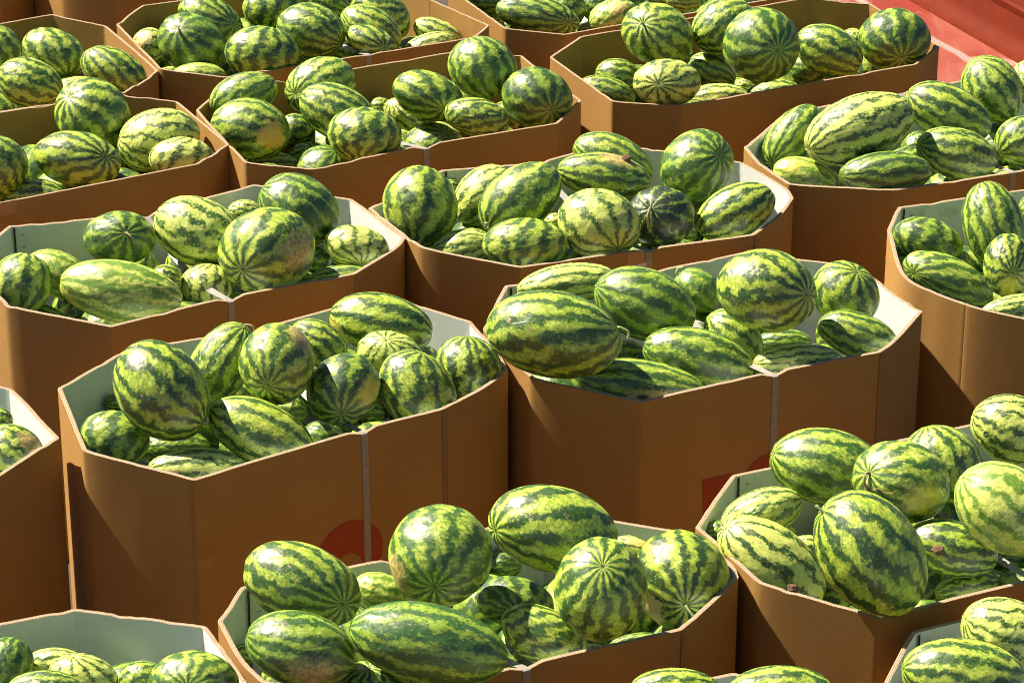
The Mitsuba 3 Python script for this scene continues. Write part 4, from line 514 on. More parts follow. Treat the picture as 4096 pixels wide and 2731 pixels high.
 ((1.9837, 9.9331, 0.73), [0.722, 0.654, -0.227], 0.1091, 0.103, [0.722, 0.654, -0.227], 1, None, 483, 'pile', '', []),
 ((2.2067, 9.9365, 0.73), [0.305, -0.249, 0.919], 0.1229, 0.1159, [0.305, -0.249, 0.919], 1, None, 484, 'pile', '', []),
 ((2.4395, 9.9302, 0.73), [-0.042, 0.522, -0.852], 0.116, 0.1094, [-0.042, 0.522, -0.852], 1, None, 485, 'pile', '', []),
 ((1.8666, 10.1351, 0.73), [-0.081, 0.129, 0.988], 0.1161, 0.1095, [-0.081, 0.129, 0.988], 1, None, 486, 'pile', '', []),
 ((2.0744, 10.1248, 0.73), [-0.477, -0.432, 0.766], 0.1105, 0.1042, [-0.477, -0.432, 0.766], 0, None, 487, 'pile', '', []),
 ((2.3135, 10.1421, 0.73), [-0.615, -0.755, 0.228], 0.1123, 0.1059, [-0.615, -0.755, 0.228], 0, None, 488, 'pile', '', []),
 ((-0.0083, 9.9589, 0.73), [0.234, -0.797, 0.557], 0.1159, 0.1094, [0.234, -0.797, 0.557], 1, None, 490, 'pile', '', []),
 ((0.2348, 9.9499, 0.73), [-0.585, -0.234, -0.777], 0.1096, 0.1034, [-0.585, -0.234, -0.777], 1, None, 491, 'fill', 'half-hidden watermelon, deep at the front middle, central white-lined bin', []),
 ((0.4546, 9.9843, 0.72), [-0.944, 0.135, 0.3], 0.1081, 0.102, [-0.944, 0.135, 0.3], 0, None, 492, 'fill', 'half-hidden watermelon, deep at the front right, central white-lined bin', []),
 ((-0.1348, 10.1968, 0.69), [0.194, -0.716, 0.67], 0.1239, 0.1169, [0.194, -0.716, 0.67], 1, None, 493, 'fill', 'half-hidden watermelon, deep at the front left, central white-lined bin', []),
 ((0.093, 10.1732, 0.65), [-0.766, -0.593, 0.247], 0.1187, 0.112, [-0.766, -0.593, 0.247], 0, None, 494, 'pile', '', []),
 ((0.3592, 10.1597, 0.73), [-0.749, 0.604, -0.274], 0.1178, 0.1112, [-0.749, 0.604, -0.274], 1, None, 495, 'pile', '', []),
 ((0.5805, 10.1605, 0.64), [0.142, -0.451, -0.881], 0.1164, 0.1098, [0.142, -0.451, -0.881], 1, None, 496, 'pile', '', []),
 ((0.2406, 10.398, 0.65), [0.301, 0.243, 0.922], 0.1153, 0.1088, [0.301, 0.243, 0.922], 0, None, 497, 'pile', '', []),
 ((0.4572, 10.3702, 0.73), [0.095, 0.378, -0.921], 0.1211, 0.1143, [0.095, 0.378, -0.921], 0, None, 498, 'pile', '', []),
 ((0.6983, 10.3984, 0.73), [0.584, 0.422, -0.693], 0.1079, 0.1018, [0.584, 0.422, -0.693], 0, None, 499, 'fill', 'half-hidden watermelon, deep at the centre far right, central white-lined bin', []),
 ((-1.5446, 9.5277, 0.7), [-0.993, -0.111, 0.029], 0.12, 0.1132, [-0.993, -0.111, 0.029], 1, None, 500, 'pile', '', []),
 ((-1.3143, 9.5359, 0.71), [0.35, 0.935, 0.062], 0.1088, 0.1026, [0.35, 0.935, 0.062], 1, None, 501, 'fill', 'half-hidden watermelon, deep at the front left, left-edge white-lined bin', []),
 ((-1.0623, 9.5313, 0.72), [-0.513, 0.729, -0.453], 0.108, 0.1019, [-0.513, 0.729, -0.453], 1, None, 502, 'pile', '', []),
 ((-1.4265, 9.7265, 0.69), [-0.225, 0.298, -0.927], 0.108, 0.1019, [-0.225, 0.298, -0.927], 1, None, 503, 'fill', 'half-hidden watermelon, deep at the front far left, left-edge white-lined bin', []),
 ((-1.2033, 9.7229, 0.73), [0.329, -0.893, -0.306], 0.122, 0.1151, [0.329, -0.893, -0.306], 0, None, 504, 'pile', '', []),
 ((-0.9383, 9.7378, 0.68), [-0.871, -0.491, 0.009], 0.1078, 0.1017, [-0.871, -0.491, 0.009], 1, None, 505, 'fill', 'half-hidden watermelon, deep at the front middle, left-edge white-lined bin', []),
 ((-0.7013, 9.7371, 0.72), [-0.439, -0.131, 0.889], 0.1208, 0.114, [-0.439, -0.131, 0.889], 0, None, 506, 'fill', 'half-hidden watermelon, deep at the front right, left-edge white-lined bin', []),
 ((-1.0532, 9.9558, 0.73), [0.761, -0.13, -0.635], 0.1231, 0.1161, [0.761, -0.13, -0.635], 0, None, 507, 'fill', 'half-hidden watermelon, deep at the centre middle, left-edge white-lined bin', []),
 ((-0.8514, 9.941, 0.73), [-0.737, -0.498, -0.456], 0.118, 0.1113, [-0.737, -0.498, -0.456], 0, None, 508, 'pile', '', []),
 ((-0.6107, 9.9393, 0.73), [-0.551, -0.42, 0.721], 0.1166, 0.11, [-0.551, -0.42, 0.721], 1, None, 509, 'fill', 'half-hidden watermelon, deep at the centre far right, left-edge white-lined bin', []),
 ((-1.1359, 8.5217, 0.68), [-0.906, -0.421, -0.034], 0.1137, 0.1072, [-0.906, -0.421, -0.034], 1, None, 510, 'fill', 'half-hidden watermelon, deep at the front far left, bin with red disc', []),
 ((-0.8792, 8.5224, 0.7), [0.901, -0.387, -0.194], 0.1204, 0.1136, [0.901, -0.387, -0.194], 0, None, 511, 'fill', 'half-hidden watermelon, deep at the front left, bin with red disc', []),
 ((-0.7846, 8.734, 0.73), [0.798, 0.497, -0.341], 0.107, 0.101, [0.798, 0.497, -0.341], 1, None, 514, 'fill', 'half-hidden watermelon, deep at the front middle, bin with red disc', []),
 ((-0.5391, 8.7357, 0.61), [0.134, -0.378, -0.916], 0.1206, 0.1137, [0.134, -0.378, -0.916], 1, None, 515, 'pile', '', []),
 ((-0.9137, 8.9525, 0.73), [0.889, 0.434, -0.15], 0.1206, 0.1138, [0.889, 0.434, -0.15], 1, None, 517, 'fill', 'half-hidden watermelon, deep at the centre left, bin with red disc', []),
 ((-0.6489, 8.9657, 0.56), [-0.931, 0.351, 0.1], 0.1144, 0.1079, [-0.931, 0.351, 0.1], 1, None, 518, 'pile', '', []),
 ((-0.4168, 8.9622, 0.57), [0.6, -0.782, 0.169], 0.1175, 0.1108, [0.6, -0.782, 0.169], 0, None, 519, 'fill', 'half-hidden watermelon, deep at the front right, bin with red disc', []),
 ((-0.1833, 8.9485, 0.71), [-0.483, 0.726, 0.489], 0.1095, 0.1033, [-0.483, 0.726, 0.489], 0, None, 520, 'pile', '', []),
 ((-0.5596, 9.1555, 0.73), [0.993, 0.114, 0.011], 0.1236, 0.1166, [0.993, 0.114, 0.011], 1, None, 521, 'pile', '', []),
 ((-0.3192, 9.1783, 0.73), [0.476, 0.48, 0.737], 0.1184, 0.1117, [0.476, 0.48, 0.737], 1, None, 522, 'fill', 'half-hidden watermelon, deep at the centre right, bin with red disc', []),
 ((0.1328, 9.0159, 0.73), [0.795, -0.605, 0.045], 0.1207, 0.1138, [0.795, -0.605, 0.045], 1, None, 523, 'fill', 'half-hidden watermelon, deep at the front far left, white-lined bin right of centre', []),
 ((0.4971, 9.2484, 0.72), [-0.484, 0.707, -0.516], 0.1182, 0.1115, [-0.484, 0.707, -0.516], 1, None, 527, 'fill', 'half-hidden watermelon, deep at the front middle, white-lined bin right of centre', []),
 ((0.7322, 9.2288, 0.67), [0.124, 0.7, 0.703], 0.1093, 0.1031, [0.124, 0.7, 0.703], 0, None, 528, 'pile', '', []),
 ((0.9758, 9.2229, 0.7), [-0.522, 0.007, 0.853], 0.1211, 0.1142, [-0.522, 0.007, 0.853], 1, None, 529, 'fill', 'half-hidden watermelon, deep at the front right, white-lined bin right of centre', []),
 ((0.624, 9.433, 0.72), [0.364, 0.886, -0.286], 0.1243, 0.1173, [0.364, 0.886, -0.286], 1, None, 531, 'fill', 'half-hidden watermelon, deep at the centre middle, white-lined bin right of centre', []),
 ((-2.4923, 8.1295, 0.73), [0.29, -0.241, -0.926], 0.112, 0.1057, [0.29, -0.241, -0.926], 0, None, 533, 'pile', '', []),
 ((-2.2525, 8.163, 0.73), [-0.874, -0.345, 0.342], 0.1081, 0.102, [-0.874, -0.345, 0.342], 0, None, 534, 'pile', '', []),
 ((-2.0369, 8.1304, 0.73), [-0.756, -0.343, 0.558], 0.1077, 0.1016, [-0.756, -0.343, 0.558], 1, None, 535, 'pile', '', []),
 ((-2.3988, 8.343, 0.73), [0.228, 0.34, 0.912], 0.1121, 0.1058, [0.228, 0.34, 0.912], 0, None, 536, 'pile', '', []),
 ((-2.142, 8.351, 0.73), [0.935, 0.122, 0.333], 0.1227, 0.1158, [0.935, 0.122, 0.333], 1, None, 537, 'pile', '', []),
 ((-1.9083, 8.3564, 0.73), [-0.473, 0.666, 0.577], 0.1179, 0.1112, [-0.473, 0.666, 0.577], 1, None, 538, 'pile', '', []),
 ((-1.6949, 8.3521, 0.73), [0.726, -0.18, -0.664], 0.1219, 0.115, [0.726, -0.18, -0.664], 1, None, 539, 'pile', '', []),
 ((-2.2629, 8.5493, 0.73), [-0.845, 0.535, 0.01], 0.1242, 0.1172, [-0.845, 0.535, 0.01], 1, None, 540, 'pile', '', []),
 ((-2.0182, 8.5822, 0.73), [-0.608, 0.189, -0.771], 0.1156, 0.1091, [-0.608, 0.189, -0.771], 1, None, 541, 'pile', '', []),
 ((-1.7887, 8.5719, 0.73), [0.139, -0.684, 0.716], 0.1221, 0.1151, [0.139, -0.684, 0.716], 1, None, 542, 'pile', '', []),
 ((-1.5533, 8.5596, 0.73), [0.498, -0.619, -0.608], 0.1094, 0.1032, [0.498, -0.619, -0.608], 1, None, 543, 'pile', '', []),
 ((-1.2401, 6.9273, 0.73), [-0.102, 0.989, 0.112], 0.107, 0.101, [-0.102, 0.989, 0.112], 1, None, 549, 'pile', '', []),
 ((-0.9961, 6.9312, 0.73), [0.764, 0.018, -0.644], 0.1076, 0.1015, [0.764, 0.018, -0.644], 1, None, 550, 'pile', '', []),
 ((-1.3388, 7.1743, 0.73), [0.727, -0.667, -0.163], 0.1191, 0.1123, [0.727, -0.667, -0.163], 1, None, 552, 'pile', '', []),
 ((-1.1056, 7.153, 0.69), [-0.197, 0.971, 0.134], 0.1243, 0.1172, [-0.197, 0.971, 0.134], 1, None, 553, 'pile', '', []),
 ((-0.8766, 7.1374, 0.73), [0.45, -0.864, -0.226], 0.121, 0.1141, [0.45, -0.864, -0.226], 1, None, 554, 'pile', '', []),
 ((-0.5529, 7.363, 0.73), [-0.839, -0.544, 0.011], 0.1206, 0.1138, [-0.839, -0.544, 0.011], 1, None, 555, 'fill', 'half-hidden watermelon, deep at the front far left, bottom centre bin', []),
 ((-0.3164, 7.3602, 0.73), [-0.588, 0.724, 0.361], 0.1129, 0.1065, [-0.588, 0.724, 0.361], 0, None, 556, 'pile', '', []),
 ((-0.0834, 7.369, 0.73), [0.819, 0.395, 0.417], 0.1063, 0.1003, [0.819, 0.395, 0.417], 0, None, 557, 'fill', 'half-hidden watermelon, deep at the front middle, bottom centre bin', []),
 ((-0.4405, 7.5715, 0.73), [-0.097, -0.333, -0.938], 0.1123, 0.106, [-0.097, -0.333, -0.938], 1, None, 558, 'fill', 'half-hidden watermelon, deep at the front left, bottom centre bin', []),
 ((-0.1852, 7.5549, 0.73), [0.323, -0.648, 0.69], 0.1091, 0.1029, [0.323, -0.648, 0.69], 0, None, 559, 'pile', '', []),
 ((0.0588, 7.579, 0.69), [0.648, -0.137, 0.749], 0.1246, 0.1176, [0.648, -0.137, 0.749], 1, None, 560, 'fill', 'half-hidden watermelon, deep at the front right, bottom centre bin', []),
 ((-0.0703, 7.7683, 0.73), [0.641, -0.533, 0.552], 0.1062, 0.1002, [0.641, -0.533, 0.552], 1, None, 562, 'fill', 'half-hidden watermelon, deep at the centre middle, bottom centre bin', []),
 ((0.1765, 7.7613, 0.73), [0.197, 0.963, -0.185], 0.1131, 0.1067, [0.197, 0.963, -0.185], 0, None, 563, 'fill', 'half-hidden watermelon, deep at the centre right, bottom centre bin', []),
 ((0.9912, 7.7559, 0.64), [-0.489, 0.791, -0.368], 0.1154, 0.1089, [-0.489, 0.791, -0.368], 0, None, 565, 'pile', '', []),
 ((0.8604, 7.9814, 0.59), [-0.987, 0.084, 0.14], 0.1089, 0.1027, [-0.987, 0.084, 0.14], 1, None, 567, 'pile', '', []),
 ((1.125, 7.9965, 0.73), [0.708, -0.268, 0.654], 0.1172, 0.1105, [0.708, -0.268, 0.654], 1, None, 568, 'fill', 'half-hidden watermelon, deep at the front right, lower right bin', []),
 ((1.3543, 7.9662, 0.61), [0.238, -0.267, -0.934], 0.1193, 0.1126, [0.238, -0.267, -0.934], 1, None, 569, 'pile', '', []),
 ((1.5694, 7.9698, 0.73), [0.677, 0.718, 0.16], 0.1194, 0.1127, [0.677, 0.718, 0.16], 1, None, 570, 'pile', '', []),
 ((0.9978, 8.1924, 0.73), [-0.853, 0.345, 0.392], 0.1064, 0.1004, [-0.853, 0.345, 0.392], 1, None, 571, 'pile', '', []),
 ((1.2363, 8.1718, 0.73), [0.08, -0.312, -0.947], 0.1238, 0.1168, [0.08, -0.312, -0.947], 1, None, 572, 'fill', 'half-hidden watermelon, deep at the centre right, lower right bin', []),
 ((1.4478, 8.1927, 0.62), [0.571, -0.813, 0.115], 0.1064, 0.1004, [0.571, -0.813, 0.115], 1, None, 573, 'pile', '', []),
 ((1.701, 8.1746, 0.73), [0.482, -0.873, 0.071], 0.1167, 0.1101, [0.482, -0.873, 0.071], 1, None, 574, 'pile', '', []),
 ((1.3387, 8.398, 0.73), [0.341, -0.475, -0.811], 0.1165, 0.1099, [0.341, -0.475, -0.811], 1, None, 575, 'pile', '', []),
 ((1.212, 6.9202, 0.73), [0.063, 0.462, 0.885], 0.114, 0.1075, [0.063, 0.462, 0.885], 1, None, 576, 'pile', '', []),
 ((1.2993, 7.1213, 0.73), [0.773, 0.006, -0.634], 0.1216, 0.1147, [0.773, 0.006, -0.634], 1, None, 579, 'pile', '', []),
 ((1.4252, 7.3286, 0.73), [0.734, -0.076, -0.675], 0.1249, 0.1179, [0.734, -0.076, -0.675], 0, None, 583, 'pile', '', []),
 ((1.6849, 7.353, 0.73), [0.73, 0.634, -0.256], 0.1091, 0.1029, [0.73, 0.634, -0.256], 1, None, 584, 'pile', '', []),
 ((1.9052, 7.351, 0.73), [-0.129, -0.685, 0.717], 0.1219, 0.115, [-0.129, -0.685, 0.717], 1, None, 585, 'pile', '', []),
 ((-0.087, 6.3787, 0.73), [0.326, 0.914, -0.24], 0.1195, 0.1128, [0.326, 0.914, -0.24], 0, None, 586, 'pile', '', []),
 ((0.1458, 6.3872, 0.73), [-0.969, 0.123, -0.212], 0.1123, 0.1059, [-0.969, 0.123, -0.212], 0, None, 587, 'pile', '', []),
 ((0.382, 6.3784, 0.73), [-0.136, -0.906, 0.401], 0.112, 0.1057, [-0.136, -0.906, 0.401], 0, None, 588, 'pile', '', []),
 ((0.0299, 6.6071, 0.73), [0.677, 0.686, 0.266], 0.1146, 0.1081, [0.677, 0.686, 0.266], 0, None, 589, 'pile', '', []),
 ((0.2602, 6.6106, 0.73), [-0.467, 0.752, -0.464], 0.1192, 0.1125, [-0.467, 0.752, -0.464], 0, None, 590, 'pile', '', []),
 ((0.4989, 6.6147, 0.73), [-0.382, -0.686, -0.619], 0.1184, 0.1117, [-0.382, -0.686, -0.619], 1, None, 591, 'pile', '', []),
 ((0.7461, 6.5879, 0.73), [0.224, -0.654, -0.723], 0.1191, 0.1124, [0.224, -0.654, -0.723], 1, None, 592, 'pile', '', []),
 ((0.1804, 6.8142, 0.73), [0.409, 0.364, 0.837], 0.1159, 0.1093, [0.409, 0.364, 0.837], 1, None, 593, 'pile', '', []),
 ((0.3803, 6.7917, 0.73), [0.271, 0.449, -0.851], 0.1081, 0.102, [0.271, 0.449, -0.851], 0, None, 594, 'pile', '', []),
 ((0.6209, 6.7901, 0.73), [0.869, 0.298, 0.394], 0.1102, 0.1039, [0.869, 0.298, 0.394], 1, None, 595, 'pile', '', []),
 ((0.8788, 6.8165, 0.73), [0.902, 0.341, 0.264], 0.1193, 0.1126, [0.902, 0.341, 0.264], 1, None, 596, 'pile', '', []),
 ((-2.6479, 11.3071, 0.73), [-0.671, -0.726, -0.15], 0.0999, 0.0942, [-0.671, -0.726, -0.15], 0, None, 900, 'pile', '', []),
 ((-2.2924, 10.5488, 0.73), [-0.541, 0.003, -0.841], 0.115, 0.1085, [-0.541, 0.003, -0.841], 1, None, 917, 'pile', '', []),
 ((-1.4488, 11.0201, 0.71), [-0.175, 0.929, 0.326], 0.1055, 0.0995, [-0.175, 0.929, 0.326], 1, None, 928, 'fill', 'half-hidden watermelon, deep at the centre middle, brown bin at left edge', []),
 ((-0.7366, 12.1662, 0.59), [0.844, -0.418, -0.337], 0.1035, 0.0977, [0.844, -0.418, -0.337], 0, None, 935, 'pile', '', []),
 ((-1.2967, 11.6073, 0.73), [-0.946, 0.063, -0.317], 0.0981, 0.0926, [-0.946, 0.063, -0.317], 0, None, 936, 'pile', '', []),
 ((-1.343, 11.9991, 0.73), [0.415, 0.398, 0.818], 0.0993, 0.0937, [0.415, 0.398, 0.818], 1, None, 950, 'fill', 'half-hidden watermelon, deep at the front far left, brown bin left of top centre', []),
 ((-0.6216, 12.2416, 0.73), [0.002, 0.859, 0.512], 0.11, 0.1038, [0.002, 0.859, 0.512], 1, None, 951, 'pile', '', []),
 ((-0.5832, 11.6715, 0.73), [0.995, 0.1, -0.019], 0.1104, 0.1041, [0.995, 0.1, -0.019], 1, None, 952, 'pile', '', []),
 ((-0.3817, 12.0131, 0.69), [-0.154, -0.401, -0.903], 0.0999, 0.0943, [-0.154, -0.401, -0.903], 1, None, 954, 'fill', 'half-hidden watermelon, deep at the front far right, brown bin left of top centre', []),
 ((-0.0541, 11.41, 0.57), [0.572, 0.338, -0.747], 0.1024, 0.0966, [0.572, 0.338, -0.747], 1, None, 962, 'pile', '', []),
 ((-0.2151, 11.406, 0.73), [-0.447, -0.808, -0.383], 0.1133, 0.1069, [-0.447, -0.808, -0.383], 0, None, 963, 'fill', 'half-hidden watermelon, deep at the centre right, upper-left strapped brown bin', []),
 ((-0.8747, 10.6521, 0.73), [-0.941, -0.074, -0.329], 0.1038, 0.0979, [-0.941, -0.074, -0.329], 0, None, 965, 'fill', 'half-hidden watermelon, deep at the front far left, upper-left strapped brown bin', []),
 ((-0.9368, 11.0656, 0.65), [0.298, -0.362, 0.883], 0.1094, 0.1032, [0.298, -0.362, 0.883], 1, None, 966, 'pile', '', []),
 ((0.6509, 11.7704, 0.65), [-0.804, -0.595, -0.001], 0.1013, 0.0956, [-0.804, -0.595, -0.001], 1, None, 979, 'pile', '', []),
 ((0.3119, 11.5274, 0.71), [0.073, 0.564, -0.823], 0.1059, 0.0999, [0.073, 0.564, -0.823], 1, None, 980, 'pile', '', []),
 ((0.9333, 11.9163, 0.73), [0.465, 0.884, -0.038], 0.1004, 0.0947, [0.465, 0.884, -0.038], 0, None, 982, 'fill', 'half-hidden watermelon, deep at the centre middle, brown bin beside red steel', []),
 ((0.5776, 12.6657, 0.73), [0.824, -0.449, -0.347], 0.1107, 0.1044, [0.824, -0.449, -0.347], 0, None, 994, 'pile', '', []),
 ((0.0069, 12.4206, 0.63), [-0.801, -0.113, 0.588], 0.104, 0.0981, [-0.801, -0.113, 0.588], 0, None, 996, 'fill', 'half-hidden watermelon, deep at the front far left, bin cut by top edge', []),
 ((1.9745, 11.0492, 0.69), [0.961, 0.23, -0.151], 0.1007, 0.095, [0.961, 0.23, -0.151], 0, None, 1016, 'pile', '', []),
 ((1.3048, 10.9907, 0.73), [0.062, -0.997, 0.047], 0.0982, 0.0926, [0.062, -0.997, 0.047], 0, None, 1019, 'pile', '', []),
 ((2.0853, 10.8282, 0.73), [0.571, -0.518, 0.637], 0.1002, 0.0945, [0.571, -0.518, 0.637], 1, None, 1020, 'pile', '', []),
 ((2.1955, 10.2383, 0.63), [-0.609, 0.335, -0.719], 0.1017, 0.096, [-0.609, 0.335, -0.719], 1, None, 1038, 'pile', '', []),
 ((0.7521, 10.1422, 0.73), [0.605, 0.685, -0.406], 0.109, 0.1028, [0.605, 0.685, -0.406], 0, None, 1050, 'pile', '', []),
 ((0.6529, 9.9822, 0.73), [0.336, 0.788, 0.516], 0.101, 0.0953, [0.336, 0.788, 0.516], 1, None, 1052, 'pile', '', []),
 ((0.3615, 10.5479, 0.73), [-0.689, 0.721, -0.07], 0.0998, 0.0942, [-0.689, 0.721, -0.07], 1, None, 1058, 'pile', '', []),
 ((-1.6335, 9.7303, 0.73), [-0.525, -0.808, 0.267], 0.0978, 0.0923, [-0.525, -0.808, 0.267], 0, None, 1066, 'pile', '', []),
 ((-1.2818, 9.9318, 0.73), [-0.61, -0.144, -0.779], 0.1064, 0.1004, [-0.61, -0.144, -0.779], 0, None, 1067, 'fill', 'half-hidden watermelon, deep at the centre left, left-edge white-lined bin', []),
 ((-1.1607, 8.8761, 0.67), [-0.314, -0.236, -0.92], 0.1015, 0.0957, [-0.314, -0.236, -0.92], 0, None, 1080, 'pile', '', []),
 ((-0.2856, 9.1963, 0.53), [0.036, -0.917, -0.398], 0.1169, 0.1103, [0.036, -0.917, -0.398], 1, None, 1082, 'fill', 'half-hidden watermelon, deep at the front far right, bin with red disc', []),
 ((-0.538, 9.1406, 0.53), [0.134, 0.253, -0.958], 0.104, 0.0981, [0.134, 0.253, -0.958], 0, None, 1085, 'pile', '', []),
 ((-0.4397, 9.2863, 0.63), [0.378, 0.508, -0.774], 0.1002, 0.0945, [0.378, 0.508, -0.774], 1, None, 1086, 'pile', '', []),
 ((-0.8494, 9.0491, 0.57), [-0.593, -0.574, 0.565], 0.1024, 0.0966, [-0.593, -0.574, 0.565], 0, None, 1087, 'pile', '', []),
 ((-1.0247, 8.9451, 0.57), [-1.0, 0.016, 0.013], 0.1055, 0.0996, [-1.0, 0.016, 0.013], 0, None, 1088, 'pile', '', []),
 ((0.1822, 9.4081, 0.73), [-0.204, -0.942, 0.266], 0.1087, 0.1026, [-0.204, -0.942, 0.266], 1, None, 1092, 'pile', '', []),
 ((1.0784, 9.484, 0.73), [0.017, 0.653, -0.757], 0.1002, 0.0945, [0.017, 0.653, -0.757], 0, None, 1093, 'fill', 'half-hidden watermelon, deep at the centre far right, white-lined bin right of centre', []),
 ((0.8294, 9.0672, 0.69), [-0.204, -0.373, 0.905], 0.1124, 0.1061, [-0.204, -0.373, 0.905], 1, None, 1096, 'pile', '', []),
 ((0.7828, 9.5942, 0.73), [-0.141, 0.833, 0.535], 0.1056, 0.0996, [-0.141, 0.833, 0.535], 1, None, 1097, 'pile', '', []),
 ((-1.8609, 8.8005, 0.73), [0.369, 0.928, 0.042], 0.1136, 0.1072, [0.369, 0.928, 0.042], 1, None, 1108, 'pile', '', []),
 ((-1.6594, 8.6862, 0.61), [0.369, -0.092, -0.925], 0.1128, 0.1064, [0.369, -0.092, -0.925], 1, None, 1112, 'pile', '', []),
 ((-2.5896, 8.2927, 0.73), [0.041, 0.068, 0.997], 0.1099, 0.1037, [0.041, 0.068, 0.997], 1, None, 1120, 'pile', '', []),
 ((-2.5131, 8.5363, 0.73), [-0.531, 0.836, 0.138], 0.1018, 0.0961, [-0.531, 0.836, 0.138], 0, None, 1122, 'pile', '', []),
 ((-1.2464, 7.3224, 0.65), [-0.274, 0.764, -0.584], 0.1005, 0.0948, [-0.274, 0.764, -0.584], 1, None, 1129, 'pile', '', []),
 ((-1.0015, 7.3178, 0.73), [0.814, -0.075, -0.576], 0.1022, 0.0964, [0.814, -0.075, -0.576], 1, None, 1140, 'fill', 'half-hidden watermelon, deep at the front middle, bottom left corner bin', []),
 ((-1.14, 6.7613, 0.73), [0.673, -0.243, -0.699], 0.1041, 0.0982, [0.673, -0.243, -0.699], 1, None, 1144, 'pile', '', []),
 ((0.4686, 7.6658, 0.65), [0.931, 0.265, 0.25], 0.1056, 0.0996, [0.931, 0.265, 0.25], 1, None, 1147, 'fill', 'half-hidden watermelon, deep at the front far right, bottom centre bin', []),
 ((-0.1256, 7.6744, 0.57), [0.953, 0.102, -0.286], 0.1052, 0.0992, [0.953, 0.102, -0.286], 1, None, 1149, 'pile', '', []),
 ((0.1897, 7.8644, 0.53), [0.255, 0.739, -0.623], 0.1108, 0.1045, [0.255, 0.739, -0.623], 0, None, 1150, 'pile', '', []),
 ((0.2138, 7.4076, 0.73), [0.785, 0.345, -0.514], 0.1034, 0.0976, [0.785, 0.345, -0.514], 1, None, 1152, 'pile', '', []),
 ((0.3525, 7.8167, 0.73), [0.087, 0.19, 0.978], 0.0988, 0.0932, [0.087, 0.19, 0.978], 0, None, 1155, 'fill', 'half-hidden watermelon, deep at the centre far right, bottom centre bin', []),
 ((1.1553, 8.0864, 0.55), [-0.501, 0.802, -0.325], 0.1139, 0.1074, [-0.501, 0.802, -0.325], 0, None, 1160, 'pile', '', []),
 ((1.2669, 8.3345, 0.55), [-0.209, -0.596, 0.775], 0.1159, 0.1093, [-0.209, -0.596, 0.775], 0, None, 1161, 'pile', '', []),
 ((0.9876, 8.1948, 0.53), [-0.126, 0.588, 0.799], 0.1136, 0.1072, [-0.126, 0.588, 0.799], 0, None, 1162, 'pile', '', []),
 ((1.4219, 7.8029, 0.73), [0.704, -0.674, 0.226], 0.1058, 0.0998, [0.704, -0.674, 0.226], 1, None, 1165, 'fill', 'half-hidden watermelon, deep at the front far right, lower right bin', []),
 ((1.0593, 7.9183, 0.55), [-0.562, -0.414, -0.716], 0.1113, 0.105, [-0.562, -0.414, -0.716], 0, None, 1167, 'pile', '', []),
 ((0.7259, 8.1396, 0.73), [0.81, 0.583, -0.07], 0.0975, 0.092, [0.81, 0.583, -0.07], 0, None, 1168, 'fill', 'half-hidden watermelon, deep at the centre left, lower right bin', []),
 ((1.1309, 7.6427, 0.73), [0.05, -0.945, 0.323], 0.0985, 0.0929, [0.05, -0.945, 0.323], 0, None, 1170, 'pile', '', []),
 ((1.5286, 8.3533, 0.73), [0.671, 0.31, -0.673], 0.1075, 0.1014, [0.671, 0.31, -0.673], 1, None, 1171, 'pile', '', []),
 ((1.8055, 7.5678, 0.73), [0.109, 0.96, -0.257], 0.0982, 0.0926, [0.109, 0.96, -0.257], 0, None, 1180, 'pile', '', []),
 ((2.1011, 7.4032, 0.73), [-0.503, -0.768, 0.397], 0.1057, 0.0998, [-0.503, -0.768, 0.397], 1, None, 1185, 'pile', '', []),
 ((1.1705, 7.2858, 0.73), [0.527, -0.842, 0.117], 0.1045, 0.0985, [0.527, -0.842, 0.117], 1, None, 1190, 'pile', '', []),
 ((0.5933, 6.8111, 0.53), [0.066, 0.659, -0.749], 0.108, 0.1019, [0.066, 0.659, -0.749], 0, None, 1194, 'pile', '', []),
 ((-0.1239, 6.6735, 0.63), [0.515, -0.081, -0.853], 0.1039, 0.098, [0.515, -0.081, -0.853], 1, None, 1205, 'pile', '', []),
 ((0.564, 6.9739, 0.73), [-0.575, -0.162, -0.802], 0.1013, 0.0956, [-0.575, -0.162, -0.802], 1, None, 1206, 'pile', '', []),
 ((0.7164, 6.9642, 0.63), [-0.381, 0.025, -0.924], 0.1037, 0.0978, [-0.381, 0.025, -0.924], 1, None, 1209, 'pile', '', []),
]

# ------------------------------------------------------------------ setting
g = np.array([[-60, -20, 0], [60, -20, 0], [60, 140, 0], [-60, 140, 0]], float)
put('ground', (g, np.array([[0, 1, 2, 3]])), 'mat_ground')
tag('ground', 'dusty concrete yard under the rows of bins', kind='structure')

# red steel skid plate at the far right: floor plate, bent-up side, top rail
A, Bv = np.array(BED_A), np.array(BED_B)            # two points of the bend line between floor and side
ux = (Bv - A) / np.linalg.norm(Bv - A); un = np.array([ux[1], -ux[0]])
if un @ (np.array(BED_IN) - A) < 0: un = -un       # un points over the floor
skid = 'red_steel_skid'
tag(skid, 'scratched red steel plate with a bent-up side beyond the bins at top right', 'steel plate')
def bed_pt(s, q, z): return np.concatenate([A + ux * s + un * q, [z]])
BZ = 0.15
ss = np.linspace(-2.4, 2.4, 60)
qq = np.linspace(0.10, 1.25, 24)
def bedz(s, q): return BZ + .006 * float(meshkit.fbm(np.array([s * 1.3, q * 1.3, 0.4]), 3) - .5)
top = np.array([[bed_pt(s, q, bedz(s, q)) for q in qq] for s in ss])
v, f = grid_mesh(top)
lo = np.array([[bed_pt(s, q, BZ - .03) for q in (qq[0], qq[-1])] for s in (ss[0], ss[-1])]).reshape(-1, 3)
uvs = np.array([[s + 3, q] for s in ss for q in qq])
put(skid + '__floor_plate', (v, f), 'mat_red_steel', True, uvs)
